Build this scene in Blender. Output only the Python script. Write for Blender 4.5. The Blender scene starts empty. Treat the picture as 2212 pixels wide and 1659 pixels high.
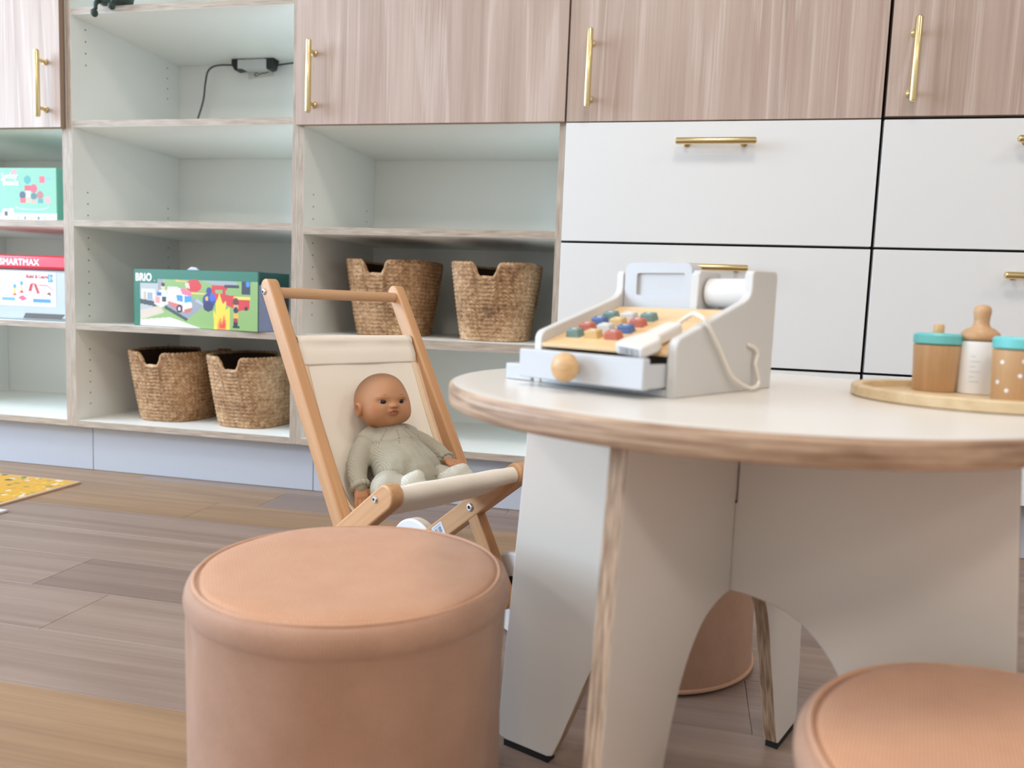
import bpy, bmesh, math, random
import numpy as np
from mathutils import Vector, Matrix
from mathutils.bvhtree import BVHTree

random.seed(7)
SC = bpy.context.scene
COL = SC.collection
PI = math.pi

# ------------------------------------------------------------------ camera
F_PX, YAW, PITCH, ROLL = 1708.39, 0.216821, 0.099613, 0.038867
CAM = Vector((1.95903, -2.19803, 0.60531))
fw = Vector((-math.sin(YAW) * math.cos(PITCH), math.cos(YAW) * math.cos(PITCH), -math.sin(PITCH)))
rt = Vector((math.cos(YAW), math.sin(YAW), 0))
up = rt.cross(fw)
rt2 = rt * math.cos(ROLL) + up * math.sin(ROLL)
up2 = up * math.cos(ROLL) - rt * math.sin(ROLL)
cam = bpy.data.cameras.new('camera')
camo = bpy.data.objects.new('camera', cam)
COL.objects.link(camo)
M = Matrix.Identity(4)
for i in range(3):
    M[i][0], M[i][1], M[i][2], M[i][3] = rt2[i], up2[i], -fw[i], CAM[i]
camo.matrix_world = M
cam.sensor_fit = 'HORIZONTAL'
cam.sensor_width = 36.0
cam.lens = F_PX / 2212 * 36.0
cam.clip_start = 0.02
cam.dof.use_dof = True
cam.dof.focus_distance = 1.50
cam.dof.aperture_fstop = 4.0
SC.camera = camo

# ------------------------------------------------------------------ world, lights, exposure
SC.view_settings.view_transform = 'Standard'
SC.view_settings.look = 'None'
SC.view_settings.gamma = 1.0
SC.view_settings.use_curve_mapping = False
SC.view_settings.exposure = 0.0
wd = bpy.data.worlds.new('daylight')
SC.world = wd
wd.use_nodes = True
wd.node_tree.nodes['Background'].inputs['Color'].default_value = (0.62, 0.78, 1.0, 1)
wd.node_tree.nodes['Background'].inputs['Strength'].default_value = 1.5


def area(name, loc, rot, sx, sy, power, col):
    l = bpy.data.lights.new(name, 'AREA')
    l.shape = 'RECTANGLE'
    l.size, l.size_y = sx, sy
    l.energy = power
    l.color = col
    o = bpy.data.objects.new(name, l)
    o.location = loc
    o.rotation_euler = rot
    COL.objects.link(o)
    return o


CEIL = 2.70
PANELS = [(2.03, -1.57), (-0.60, -1.57), (2.03, -4.00), (-0.60, -4.00), (4.20, -1.57), (4.20, -4.00)]
PANEL_W = [11.8, 8.5, 22, 22, 7.5, 16]  # first panel is the main lamp; the rest are unseen lamps added for fill
for (px_, py_), w_ in zip(PANELS, PANEL_W):
    area('ceiling_main_or_fill_light', (px_, py_, CEIL - 0.062), (0, 0, 0), 0.56, 0.56, w_, (1.0, 0.92, 0.855))
# daylight through the left window
area('window_daylight_left', (-2.56, -1.90, 1.60), (0, -PI / 2, 0), 1.7, 2.8, 205, (0.60, 0.79, 1.0))


# ------------------------------------------------------------------ colour and materials
def lin(*c):
    if len(c) == 1:
        c = c[0]
    out = []
    for v in c:
        v = v / 255.0
        out.append(v / 12.92 if v <= 0.04045 else ((v + 0.055) / 1.055) ** 2.4)
    return tuple(out) + (1.0,)


MATS = {}


class NT:
    def __init__(self, name):
        self.m = bpy.data.materials.new(name)
        self.m.use_nodes = True
        self.t = self.m.node_tree
        self.b = self.t.nodes['Principled BSDF']
        MATS[name] = self.m

    def n(self, typ, **kw):
        nd = self.t.nodes.new(typ)
        for k, v in kw.items():
            setattr(nd, k, v)
        return nd

    def l(self, a, b):
        self.t.links.new(a, b)

    def set(self, **kw):
        for k, v in kw.items():
            self.b.inputs[k.replace('_', ' ')].default_value = v
        return self

    def coords(self, scale, rnd=False, kind='Object'):
        tc = self.n('ShaderNodeTexCoord')
        mp = self.n('ShaderNodeMapping')
        mp.inputs['Scale'].default_value = scale
        src = tc.outputs[kind]
        if rnd:
            oi = self.n('ShaderNodeObjectInfo')
            ml = self.n('ShaderNodeMath', operation='MULTIPLY')
            ml.inputs[1].default_value = 37.0
            self.l(oi.outputs['Random'], ml.inputs[0])
            ad = self.n('ShaderNodeVectorMath', operation='ADD')
            self.l(src, ad.inputs[0])
            self.l(ml.outputs[0], ad.inputs[1])
            src = ad.outputs[0]
        self.l(src, mp.inputs['Vector'])
        return mp.outputs[0]

    def noise(self, vec, scale, detail=3, rough=0.5, dist=0.0):
        nz = self.n('ShaderNodeTexNoise')
        nz.inputs['Scale'].default_value = scale
        nz.inputs['Detail'].default_value = detail
        nz.inputs['Roughness'].default_value = rough
        nz.inputs['Distortion'].default_value = dist
        self.l(vec, nz.inputs['Vector'])
        return nz.outputs[0]

    def ramp(self, fac, stops):
        r = self.n('ShaderNodeValToRGB')
        e = r.color_ramp.elements
        while len(e) < len(stops):
            e.new(0.5)
        for i, (p_, c_) in enumerate(stops):
            e[i].position = p_
            e[i].color = c_
        self.l(fac, r.inputs[0])
        return r.outputs[0]

    def mix(self, fac, a, b, mode='MIX'):
        mx = self.n('ShaderNodeMix', data_type='RGBA', blend_type=mode)
        for sock, v in ((mx.inputs[0], fac), (mx.inputs[6], a), (mx.inputs[7], b)):
            if hasattr(v, 'links') or hasattr(v, 'is_linked'):
                self.l(v, sock)
            else:
                sock.default_value = v
        return mx.outputs[2]

    def math(self, op, a, b=0.0):
        m_ = self.n('ShaderNodeMath', operation=op)
        for s_, v in ((m_.inputs[0], a), (m_.inputs[1], b)):
            if hasattr(v, 'is_linked'):
                self.l(v, s_)
            else:
                s_.default_value = v
        return m_.outputs[0]

    def bump(self, h, strength, dist):
        bp = self.n('ShaderNodeBump')
        bp.inputs['Strength'].default_value = strength
        bp.inputs['Distance'].default_value = dist
        self.l(h, bp.inputs['Height'])
        self.l(bp.outputs[0], self.b.inputs['Normal'])

    def color(self, c):
        if hasattr(c, 'is_linked'):
            self.l(c, self.b.inputs['Base Color'])
        else:
            self.b.inputs['Base Color'].default_value = c


def plain(name, col, rough=0.5, metal=0.0, spec=0.5, **kw):
    t = NT(name)
    t.color(col)
    t.set(Roughness=rough, Metallic=metal)
    t.b.inputs['Specular IOR Level'].default_value = spec
    for k, v in kw.items():
        t.b.inputs[k.replace('_', ' ')].default_value = v
    return t.m


def wood(name, light, dark, axis, stretch=0.06, ring=5.0, rings=26.0, fibre=220.0, rough=0.5, contrast=0.5, bump=0.15,
         pale=None, palefac=0.35):
    """grain running along one object axis; rings from a stretched noise, fibres on top"""
    t = NT(name)
    sc = [1.0, 1.0, 1.0]
    sc[axis] = stretch
    v = t.coords(sc, rnd=True)
    big = t.noise(v, ring, 2, 0.5, 0.3)
    w = t.math('SINE', t.math('MULTIPLY', big, rings * 2.0))
    w = t.math('ADD', t.math('MULTIPLY', w, 0.5), 0.5)
    sf = [1.0, 1.0, 1.0]
    sf[axis] = 0.018
    vf = t.coords(sf, rnd=True)
    fib = t.noise(vf, fibre, 3, 0.6)
    f2 = t.noise(vf, fibre * 0.22, 2, 0.5)
    s = t.math('ADD', t.math('MULTIPLY', w, 0.34 * contrast), t.math('MULTIPLY', fib, 0.55))
    s = t.math('ADD', s, t.math('MULTIPLY', f2, 0.5))
    base = t.ramp(s, [(0.30, dark), (0.85, light)])
    if pale is not None:
        w2 = t.math('SINE', t.math('MULTIPLY', big, rings * 3.2))
        base = t.mix(t.math('MULTIPLY', t.ramp(t.math('MULTIPLY', t.math('MULTIPLY', w2, 1.0), fib), [(0.32, (0, 0, 0, 1)), (0.55, (1, 1, 1, 1))]), palefac), base, pale)
    t.color(base)
    t.set(Roughness=rough)
    t.bump(fib, bump, 0.0008)
    return t.m


def ply(name, axis, light, dark, period=420.0, rough=0.55):
    """plywood edge: thin veneers stacked along one axis"""
    t = NT(name)
    sc = [0.03, 0.03, 0.03]
    sc[axis] = 1.0
    v = t.coords(sc, rnd=False)
    a = t.noise(v, period, 1, 0.4)
    b = t.noise(t.coords([0.25 if i != axis else 1.0 for i in range(3)]), 90.0, 3, 0.6)
    s = t.math('ADD', t.math('MULTIPLY', a, 0.75), t.math('MULTIPLY', b, 0.35))
    t.color(t.ramp(s, [(0.36, dark), (0.70, light)]))
    t.set(Roughness=rough)
    return t.m


def print_mat(name, rough=0.45):
    t = NT(name)
    at = t.n('ShaderNodeAttribute', attribute_name='ink')
    t.color(at.outputs['Color'])
    t.set(Roughness=rough)
    return t.m


melamine = plain('white_melamine', (0.945, 0.955, 0.90, 1), 0.42)
front_white = plain('white_drawer_front', (0.83, 0.83, 0.81, 1), 0.45)
laminate = plain('table_laminate', (0.78, 0.735, 0.665, 1), 0.30)
dark_gap = plain('black_carcass', (0.012, 0.012, 0.012, 1), 0.8)
oak = wood('oak_laminate', lin(202, 180, 166), lin(168, 143, 127), 2, 0.07, 4.5, 22, 190, 0.5, 0.65, 0.12,
           lin(218, 200, 188), 0.45)
oak_edge = wood('oak_laminate_edge', lin(178, 150, 130), lin(150, 122, 104), 2, 0.05, 4, 20, 200, 0.6, 0.4, 0.1)
LP, DP = lin(194, 178, 160), lin(156, 137, 119)
ply_x = ply('plywood_edge_x', 0, LP, DP)
ply_y = ply('plywood_edge_y', 1, lin(206, 178, 150), lin(112, 84, 64), 850)
ply_z = ply('plywood_edge_z', 2, LP, DP)
ply_rim = ply('plywood_rim', 2, lin(204, 174, 146), lin(138, 104, 78), 330)
floor_wood = wood('floor_oak', lin(164, 141, 126), lin(132, 110, 97), 0, 0.055, 5.0, 20, 170, 0.42, 0.45, 0.2)
floor_wood2 = wood('floor_oak_dark', lin(152, 130, 117), lin(120, 99, 87), 0, 0.05, 4.6, 20, 170, 0.42, 0.45, 0.2)
floor_wood3 = wood('floor_oak_warm', lin(170, 136, 102), lin(136, 105, 76), 0, 0.06, 5.4, 20, 170, 0.42, 0.5, 0.2)
beech = wood('beech', lin(218, 170, 124), lin(186, 134, 88), 0, 0.05, 7, 18, 260, 0.42, 0.5, 0.08)
beech_v = wood('beech_dowel', lin(214, 172, 130), lin(190, 146, 104), 1, 0.05, 7, 16, 260, 0.45, 0.4, 0.06)
toy_wood = wood('toy_beech', lin(214, 176, 134), lin(190, 148, 106), 2, 0.06, 12, 16, 260, 0.4, 0.5, 0.05)
tray_wood = wood('tray_wood', lin(228, 204, 164), lin(206, 178, 136), 0, 0.08, 14, 20, 260, 0.45, 0.6, 0.05)
board_wood = wood('maple_board', lin(240, 206, 156), lin(226, 186, 132), 0, 0.06, 7, 12, 260, 0.4, 0.3, 0.04)
knob_wood = wood('knob_wood', lin(222, 182, 132), lin(196, 150, 98), 0, 0.1, 20, 14, 260, 0.4, 0.5, 0.05)
brass = plain('brushed_brass', (0.78, 0.63, 0.33, 1), 0.24, 1.0)
steel = plain('zinc_steel', (0.75, 0.76, 0.78, 1), 0.25, 1.0)
black_plastic = plain('black_plastic', (0.012, 0.012, 0.013, 1), 0.45)
black_rubber = plain('black_rubber', (0.01, 0.01, 0.01, 1), 0.8)
grey_cable = plain('grey_cable', (0.06, 0.065, 0.07, 1), 0.5)
grey_box = plain('pale_grey_plastic', (0.62, 0.64, 0.62, 1), 0.5)
paper_white = plain('white_paper', (0.80, 0.80, 0.78, 1), 0.6)
toy_white = plain('painted_white', (0.60, 0.61, 0.625, 1), 0.38)
toy_grey = plain('painted_pale_grey', (0.66, 0.64, 0.61, 1), 0.42)
toy_cream = plain('painted_cream', (0.80, 0.755, 0.70, 1), 0.42)
wheel_white = plain('wheel_painted_white', (0.86, 0.85, 0.83, 1), 0.4)
wheel_cream = wood('wheel_rim_wood', lin(240, 224, 204), lin(226, 206, 182), 2, 0.2, 8, 14, 200, 0.5, 0.3, 0.05)
paint_teal = plain('paint_turquoise', lin(112, 200, 200), 0.4)
key_cols = {'green': plain('key_green', lin(112, 140, 134), 0.45), 'pale': plain('key_pale', lin(208, 206, 200), 0.45),
            'blue': plain('key_blue', lin(84, 112, 158), 0.45), 'ochre': plain('key_ochre', lin(212, 178, 120), 0.45),
            'red': plain('key_red', lin(190, 108, 90), 0.45)}
plinth_m = plain('grey_plinth', (0.50, 0.52, 0.57, 1), 0.38)
wall_m = plain('white_wall_paint', (0.62, 0.60, 0.57, 1), 0.8)
ceil_m = plain('white_ceiling', (0.84, 0.83, 0.81, 1), 0.85)
cord_m = plain('cream_cord', (0.82, 0.76, 0.66, 1), 0.8)
green_toy = plain('dark_green_toy', lin(52, 68, 60), 0.6)
box_green = plain('box_green', lin(22, 100, 74), 0.4)
box_darkgreen = plain('box_dark_green', lin(8, 66, 54), 0.4)
box_greyblue = plain('box_grey_blue', lin(126, 134, 160), 0.45)
box_black = plain('box_black_edge', lin(20, 30, 28), 0.5)
mint = plain('box_mint', lin(124, 182, 150), 0.45)
mint_dark = plain('box_mint_side', lin(100, 158, 134), 0.45)
lid_red = plain('lid_red', lin(222, 34, 58), 0.3)
ink_white = plain('ink_white', (0.86, 0.86, 0.86, 1), 0.5)
ink_red = plain('ink_red', lin(206, 40, 52), 0.5)
ink_black = plain('ink_black', (0.02, 0.02, 0.02, 1), 0.5)
ink_teal = plain('ink_pale_teal', lin(150, 190, 188), 0.5)
puzzle_edge = plain('puzzle_edge', lin(222, 190, 158), 0.5)
frost = plain('frosted_plastic', (0.72, 0.78, 0.80, 1), 0.25, Transmission_Weight=0.35)
printed = print_mat('printed_card')
hole_m = plain('hole_dark', (0.02, 0.02, 0.018, 1), 0.9)
skin_lip = plain('doll_lip', lin(212, 118, 92), 0.4)
brow_m = plain('doll_brow', lin(164, 108, 76), 0.6)
eye_white = plain('doll_eye_white', (0.42, 0.33, 0.27, 1), 0.2)
eye_dark = plain('doll_iris', (0.012, 0.008, 0.006, 1), 0.08)
nail_m = plain('doll_skin_plain', lin(200, 142, 102), 0.5)

# canvas
t = NT('cotton_canvas')
v = t.coords((1, 1, 1))
ck = t.noise(v, 900, 2, 0.6)
bl = t.noise(v, 9, 3, 0.5)
t.color(t.mix(bl, lin(250, 242, 226), lin(245, 234, 216)))
t.set(Roughness=0.85)
t.b.inputs['Sheen Weight'].default_value = 0.1
t.bump(ck, 0.25, 0.0006)
canvas = t.m
t = NT('cotton_canvas_tape')
t.color(lin(238, 212, 178))
t.set(Roughness=0.85)
canvas_tape = t.m


def weave_mat(name, a, b, cyl):
    """pouf fabric: a woven grid of raised threads"""
    t = NT(name)
    tc = t.n('ShaderNodeTexCoord')
    sp = t.n('ShaderNodeSeparateXYZ')
    t.l(tc.outputs['Object'], sp.inputs[0])
    k = 2 * PI / 0.0036
    if cyl:
        ang = t.math('ARCTAN2', sp.outputs[1], sp.outputs[0])
        u_ = t.math('MULTIPLY', ang, 0.172 * k)
        v_ = t.math('MULTIPLY', sp.outputs[2], k)
    else:
        ca, sa = math.cos(0.2), math.sin(0.2)
        u_ = t.math('MULTIPLY', t.math('ADD', t.math('MULTIPLY', sp.outputs[0], ca), t.math('MULTIPLY', sp.outputs[1], sa)), k)
        v_ = t.math('MULTIPLY', t.math('SUBTRACT', t.math('MULTIPLY', sp.outputs[1], ca), t.math('MULTIPLY', sp.outputs[0], sa)), k)
    h = t.math('MULTIPLY', t.math('SINE', u_), t.math('SINE', v_))
    h = t.math('ADD', t.math('MULTIPLY', h, 0.42), t.math('MULTIPLY', t.math('SINE', u_), 0.08))
    h = t.math('ADD', h, 0.5)
    vv = t.coords((1, 1, 1))
    blot = t.noise(vv, 22, 5, 0.65)
    fine = t.noise(vv, 420, 2, 0.5)
    c = t.mix(t.ramp(blot, [(0.35, (0, 0, 0, 1)), (0.65, (1, 1, 1, 1))]), a, b)
    c = t.mix(t.math('MULTIPLY', t.ramp(h, [(0.20, (1, 1, 1, 1)), (0.66, (0, 0, 0, 1))]), 0.80), c, tuple(x * 0.42 for x in a[:3]) + (1,))
    c = t.mix(t.math('MULTIPLY', fine, 0.25), c, tuple(min(1, x * 1.3) for x in b[:3]) + (1,))
    t.color(c)
    t.set(Roughness=0.72)
    t.b.inputs['Sheen Weight'].default_value = 0.15
    t.bump(h, 0.5, 0.0006)
    return t.m


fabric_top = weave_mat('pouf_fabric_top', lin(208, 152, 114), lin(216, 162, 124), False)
fabric_side_shaded = weave_mat('pouf_fabric_side_shaded', lin(182, 138, 110), lin(192, 148, 120), True)  # same cloth as the top; the side's shade is put into a darker colour
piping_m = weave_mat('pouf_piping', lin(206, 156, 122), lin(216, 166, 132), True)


def knit_mat(name, a, b, kz=0.0026, ax=2):
    t = NT(name)
    tc = t.n('ShaderNodeTexCoord')
    nz = t.n('ShaderNodeTexNoise')
    nz.inputs['Scale'].default_value = 30
    t.l(tc.outputs['Object'], nz.inputs['Vector'])
    sp = t.n('ShaderNodeSeparateXYZ')
    t.l(tc.outputs['Object'], sp.inputs[0])
    zz = t.math('ADD', sp.outputs[ax], t.math('MULTIPLY', nz.outputs[0], 0.012))
    rows = t.math('SINE', t.math('MULTIPLY', zz, 2 * PI / kz))
    cols = t.math('SINE', t.math('MULTIPLY', t.math('ADD', sp.outputs[1], t.math('MULTIPLY', nz.outputs[0], 0.006)), 2 * PI / 0.0024))
    h = t.math('ADD', t.math('MULTIPLY', rows, 0.16), t.math('MULTIPLY', cols, 0.24))
    h = t.math('ADD', h, 0.5)
    t.color(t.ramp(h, [(0.0, b), (0.62, a)]))
    t.set(Roughness=0.9)
    t.b.inputs['Sheen Weight'].default_value = 0.2
    t.bump(h, 0.6, 0.001)
    return t.m


knit = knit_mat('sage_knit', lin(182, 176, 156), lin(150, 144, 126))
knit_leg = knit_mat('sage_knit_trousers', lin(190, 183, 164), lin(158, 151, 134), 0.0026, 1)
knit_foot = knit_mat('sage_knit_bootee', lin(220, 216, 202), lin(176, 172, 156))

# seagrass
t = NT('seagrass')
v = t.coords((1, 1, 1), rnd=True)
a_ = t.noise(v, 70, 4, 0.7)
b_ = t.noise(v, 9, 2, 0.5)
s_ = t.math('ADD', t.math('MULTIPLY', a_, 0.7), t.math('MULTIPLY', b_, 0.4))
t.color(t.ramp(s_, [(0.36, lin(112, 80, 52)), (0.54, lin(184, 144, 104)), (0.72, lin(226, 194, 156))]))
t.set(Roughness=0.8)
t.bump(t.noise(v, 500, 2), 0.4, 0.001)
seagrass = t.m
seagrass_shade = plain('seagrass_inside_shaded', lin(78, 54, 38), 0.9)  # same seagrass, with the shade inside the basket painted into its colour

# doll skin takes its airbrushed paint from a colour attribute
t = NT('doll_vinyl')
at = t.n('ShaderNodeAttribute', attribute_name='paint')
t.color(at.outputs['Color'])
t.set(Roughness=0.55)
t.b.inputs['Specular IOR Level'].default_value = 0.35
t.b.inputs['Subsurface Weight'].default_value = 0.06
t.b.inputs['Subsurface Scale'].default_value = 0.01
vinyl = t.m

t = NT('ceiling_diffuser')
t.color((0.9, 0.9, 0.9, 1))
t.b.inputs['Emission Color'].default_value = (1.0, 0.9, 0.78, 1)
t.b.inputs['Emission Strength'].default_value = 4.0
diffuser_m = t.m

t = NT('window_glass')
tr = t.n('ShaderNodeBsdfTransparent')
gl = t.n('ShaderNodeBsdfGlossy')
gl.inputs['Roughness'].default_value = 0.02
mx = t.n('ShaderNodeMixShader')
mx.inputs[0].default_value = 0.06
t.l(tr.outputs[0], mx.inputs[1])
t.l(gl.outputs[0], mx.inputs[2])
t.l(mx.outputs[0], t.t.nodes['Material Output'].inputs['Surface'])
glass_m = t.m


# ------------------------------------------------------------------ mesh helpers
class MB:
    def __init__(self):
        self.v, self.f, self.m = [], [], []

    def add(self, vs, fs, mi=0):
        o = len(self.v)
        self.v += [tuple(a) for a in vs]
        self.f += [tuple(o + i for i in q) for q in fs]
        self.m += [mi] * len(fs) if isinstance(mi, int) else list(mi)
        return self

    def box(self, x0, x1, y0, y1, z0, z1, mi=0, faces=None):
        vs = [(x, y, z) for z in (z0, z1) for y in (y0, y1) for x in (x0, x1)]
        fs = {'-z': (0, 2, 3, 1), '+z': (4, 5, 7, 6), '-y': (0, 1, 5, 4), '+y': (2, 6, 7, 3), '-x': (0, 4, 6, 2), '+x': (1, 3, 7, 5)}
        ms = [(faces or {}).get(k, mi) for k in fs]
        return self.add(vs, list(fs.values()), ms)

    def prism(self, pts, axis, a, b, cap=0, side=0):
        """polygon in the plane normal to axis (0 x: (y,z); 1 y: (x,z); 2 z: (x,y)) extruded from a to b"""
        n = len(pts)

        def P(p, t_):
            return {0: (t_, p[0], p[1]), 1: (p[0], t_, p[1]), 2: (p[0], p[1], t_)}[axis]
        vs = [P(p, a) for p in pts] + [P(p, b) for p in pts]
        area2 = sum(pts[i][0] * pts[(i + 1) % n][1] - pts[(i + 1) % n][0] * pts[i][1] for i in range(n))
        ccw = (area2 > 0) != (axis == 1)
        top = tuple(range(n, 2 * n))
        bot = tuple(reversed(range(n)))
        sides = [(i, (i + 1) % n, n + (i + 1) % n, n + i) for i in range(n)]
        if (b > a) != ccw:
            top, bot = tuple(reversed(top)), tuple(reversed(bot))
            sides = [tuple(reversed(s)) for s in sides]
        return self.add(vs, [bot, top] + sides, [cap, cap] + [side] * n)

    def lathe(self, prof, seg=48, mis=0, center=(0, 0), ax=2, wob=None):
        """profile of (r, h) from bottom to top around the axis ax"""
        vs, n = [], len(prof)
        for (r, h) in prof:
            for j in range(seg):
                t_ = 2 * PI * j / seg
                rr, hh = (r, h) if wob is None else wob(r, h, t_)
                c_, s_ = rr * math.cos(t_), rr * math.sin(t_)
                vs.append({2: (center[0] + c_, center[1] + s_, hh), 0: (hh, center[0] + c_, center[1] + s_),
                           1: (center[1] + s_, hh, center[0] + c_)}[ax])
        fs, ms = [], []
        for i in range(n - 1):
            for j in range(seg):
                k = (j + 1) % seg
                fs.append((i * seg + j, i * seg + k, (i + 1) * seg + k, (i + 1) * seg + j))
                ms.append(mis if isinstance(mis, int) else mis[i])
        fs.append(tuple(reversed(range(seg))))
        ms.append(mis if isinstance(mis, int) else mis[0])
        fs.append(tuple(range((n - 1) * seg, n * seg)))
        ms.append(mis if isinstance(mis, int) else mis[-1])
        return self.add(vs, fs, ms)

    def tube(self, pts, r, seg=12, mi=0, caps=True):
        pts = [Vector(p) for p in pts]
        n = len(pts)
        rs = r if isinstance(r, (list, tuple)) else [r] * n
        d0 = (pts[1] - pts[0]).normalized()
        ref = Vector((0, 0, 1)) if abs(d0.z) < 0.9 else Vector((1, 0, 0))
        nx = d0.cross(ref).normalized()
        vs = []
        for i, p in enumerate(pts):
            d = (pts[min(i + 1, n - 1)] - pts[max(i - 1, 0)]).normalized()
            nx = (nx - d * nx.dot(d)).normalized()
            ny = d.cross(nx)
            for j in range(seg):
                t_ = 2 * PI * j / seg
                vs.append(p + (nx * math.cos(t_) + ny * math.sin(t_)) * rs[i])
        fs = []
        for i in range(n - 1):
            for j in range(seg):
                k = (j + 1) % seg
                fs.append((i * seg + j, i * seg + k, (i + 1) * seg + k, (i + 1) * seg + j))
        if caps:
            fs.append(tuple(reversed(range(seg))))
            fs.append(tuple(range((n - 1) * seg, n * seg)))
        return self.add(vs, fs, mi)

    def sphere(self, c, r, mi=0, u=16, v=10):
        rx, ry, rz = r if isinstance(r, (tuple, list)) else (r, r, r)
        vs = [(c[0], c[1], c[2] - rz)]
        for i in range(1, v):
            p = -PI / 2 + PI * i / v
            for j in range(u):
                t_ = 2 * PI * j / u
                vs.append((c[0] + rx * math.cos(p) * math.cos(t_), c[1] + ry * math.cos(p) * math.sin(t_), c[2] + rz * math.sin(p)))
        vs.append((c[0], c[1], c[2] + rz))
        fs = [(0, 1 + (j + 1) % u, 1 + j) for j in range(u)]
        for i in range(v - 2):
            for j in range(u):
                a, b = 1 + i * u + j, 1 + i * u + (j + 1) % u
                fs.append((a, b, b + u, a + u))
        L = len(vs) - 1
        fs += [(L, 1 + (v - 2) * u + j, 1 + (v - 2) * u + (j + 1) % u) for j in range(u)]
        return self.add(vs, fs, mi)

    def mesh(self, name, mats, smooth=False):
        me = bpy.data.meshes.new(name)
        me.from_pydata(self.v, [], self.f)
        for m_ in (mats if isinstance(mats, (list, tuple)) else [mats]):
            me.materials.append(m_)
        me.polygons.foreach_set('material_index', self.m)
        if smooth:
            me.polygons.foreach_set('use_smooth', [True] * len(self.f))
            if smooth is not True:
                me.set_sharp_from_angle(angle=math.radians(smooth))
        me.update()
        return me

    def build(self, name, mats, parent=None, smooth=False, bevel=0.0, seg=2, loc=None):
        return link(name, self.mesh(name, mats, smooth), parent, bevel, seg, loc)


def link(name, me, parent=None, bevel=0.0, seg=2, loc=None):
    o = bpy.data.objects.new(name, me)
    COL.objects.link(o)
    if parent is not None:
        o.parent = parent
    if loc is not None:
        o.location = loc
    if bevel > 0:
        b = o.modifiers.new('bevel', 'BEVEL')
        b.width = bevel
        b.segments = seg
        b.limit_method = 'ANGLE'
        b.angle_limit = math.radians(40)
        b.harden_normals = False
        for p in me.polygons:
            p.use_smooth = True
        me.set_sharp_from_angle(angle=math.radians(40))
    return o


def tag(o, label, cat, group=None):
    o['label'] = label
    o['category'] = cat
    if group:
        o['group'] = group
    return o


def thing(name, label, cat, loc=(0, 0, 0), rz=0.0, group=None):
    o = bpy.data.objects.new(name, None)
    COL.objects.link(o)
    o.location = loc
    o.rotation_euler = (0, 0, rz)
    o.empty_display_size = 0.05
    return tag(o, label, cat, group)


def structure(o):
    o['kind'] = 'structure'
    return o


def stuff(o):
    o['kind'] = 'stuff'
    return o


def dup(root, label, loc=None, rz=None):
    r = root.copy()
    COL.objects.link(r)
    if loc is not None:
        r.location = loc
    if rz is not None:
        r.rotation_euler = (0, 0, rz)
    r['label'] = label
    for ch in list(root.children):
        c = ch.copy()
        COL.objects.link(c)
        c.parent = r
        for g in list(ch.children):
            d = g.copy()
            COL.objects.link(d)
            d.parent = c
    return r


def lettering(name, text, size, mat, parent, loc, rot=(PI / 2, 0, 0), bold=0.0, extrude=0.0002, xscale=1.0, align='LEFT'):
    cu = bpy.data.curves.new(name, 'FONT')
    cu.body = text
    cu.size = size
    cu.extrude = extrude
    cu.align_x = align
    cu.space_character = 1.0 + 1.2 * bold / size
    tmp = bpy.data.objects.new(name + '_tmp', cu)
    COL.objects.link(tmp)
    dg = bpy.context.evaluated_depsgraph_get()
    me0 = bpy.data.meshes.new_from_object(tmp.evaluated_get(dg))
    bpy.data.objects.remove(tmp)
    vs, fs = [tuple(v.co) for v in me0.vertices], [tuple(p.vertices) for p in me0.polygons]
    b = MB()
    shifts = [(0, 0)] if bold == 0 else [(math.cos(a) * bold, math.sin(a) * bold) for a in [2 * PI * k / 8 for k in range(8)]] + [(0, 0)]
    for k, (dx, dy) in enumerate(shifts):
        b.add([(x + dx, y + dy, z + k * 0.00001) for x, y, z in vs], fs)
    o = b.build(name, mat, parent, loc=loc)
    bpy.data.meshes.remove(me0)
    o.rotation_euler = rot
    o.scale = (xscale, 1, 1)
    return o


def catmull(pts, n=8):
    P = [Vector(p) for p in pts]
    P = [P[0] * 2 - P[1]] + P + [P[-1] * 2 - P[-2]]
    out = []
    for i in range(1, len(P) - 2):
        for k in range(n):
            s = k / n
            a, b, c, d = P[i - 1], P[i], P[i + 1], P[i + 2]
            out.append(0.5 * ((2 * b) + (c - a) * s + (2 * a - 5 * b + 4 * c - d) * s * s + (3 * b - a - 3 * c + d) * s ** 3))
    out.append(P[-2])
    return out


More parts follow.
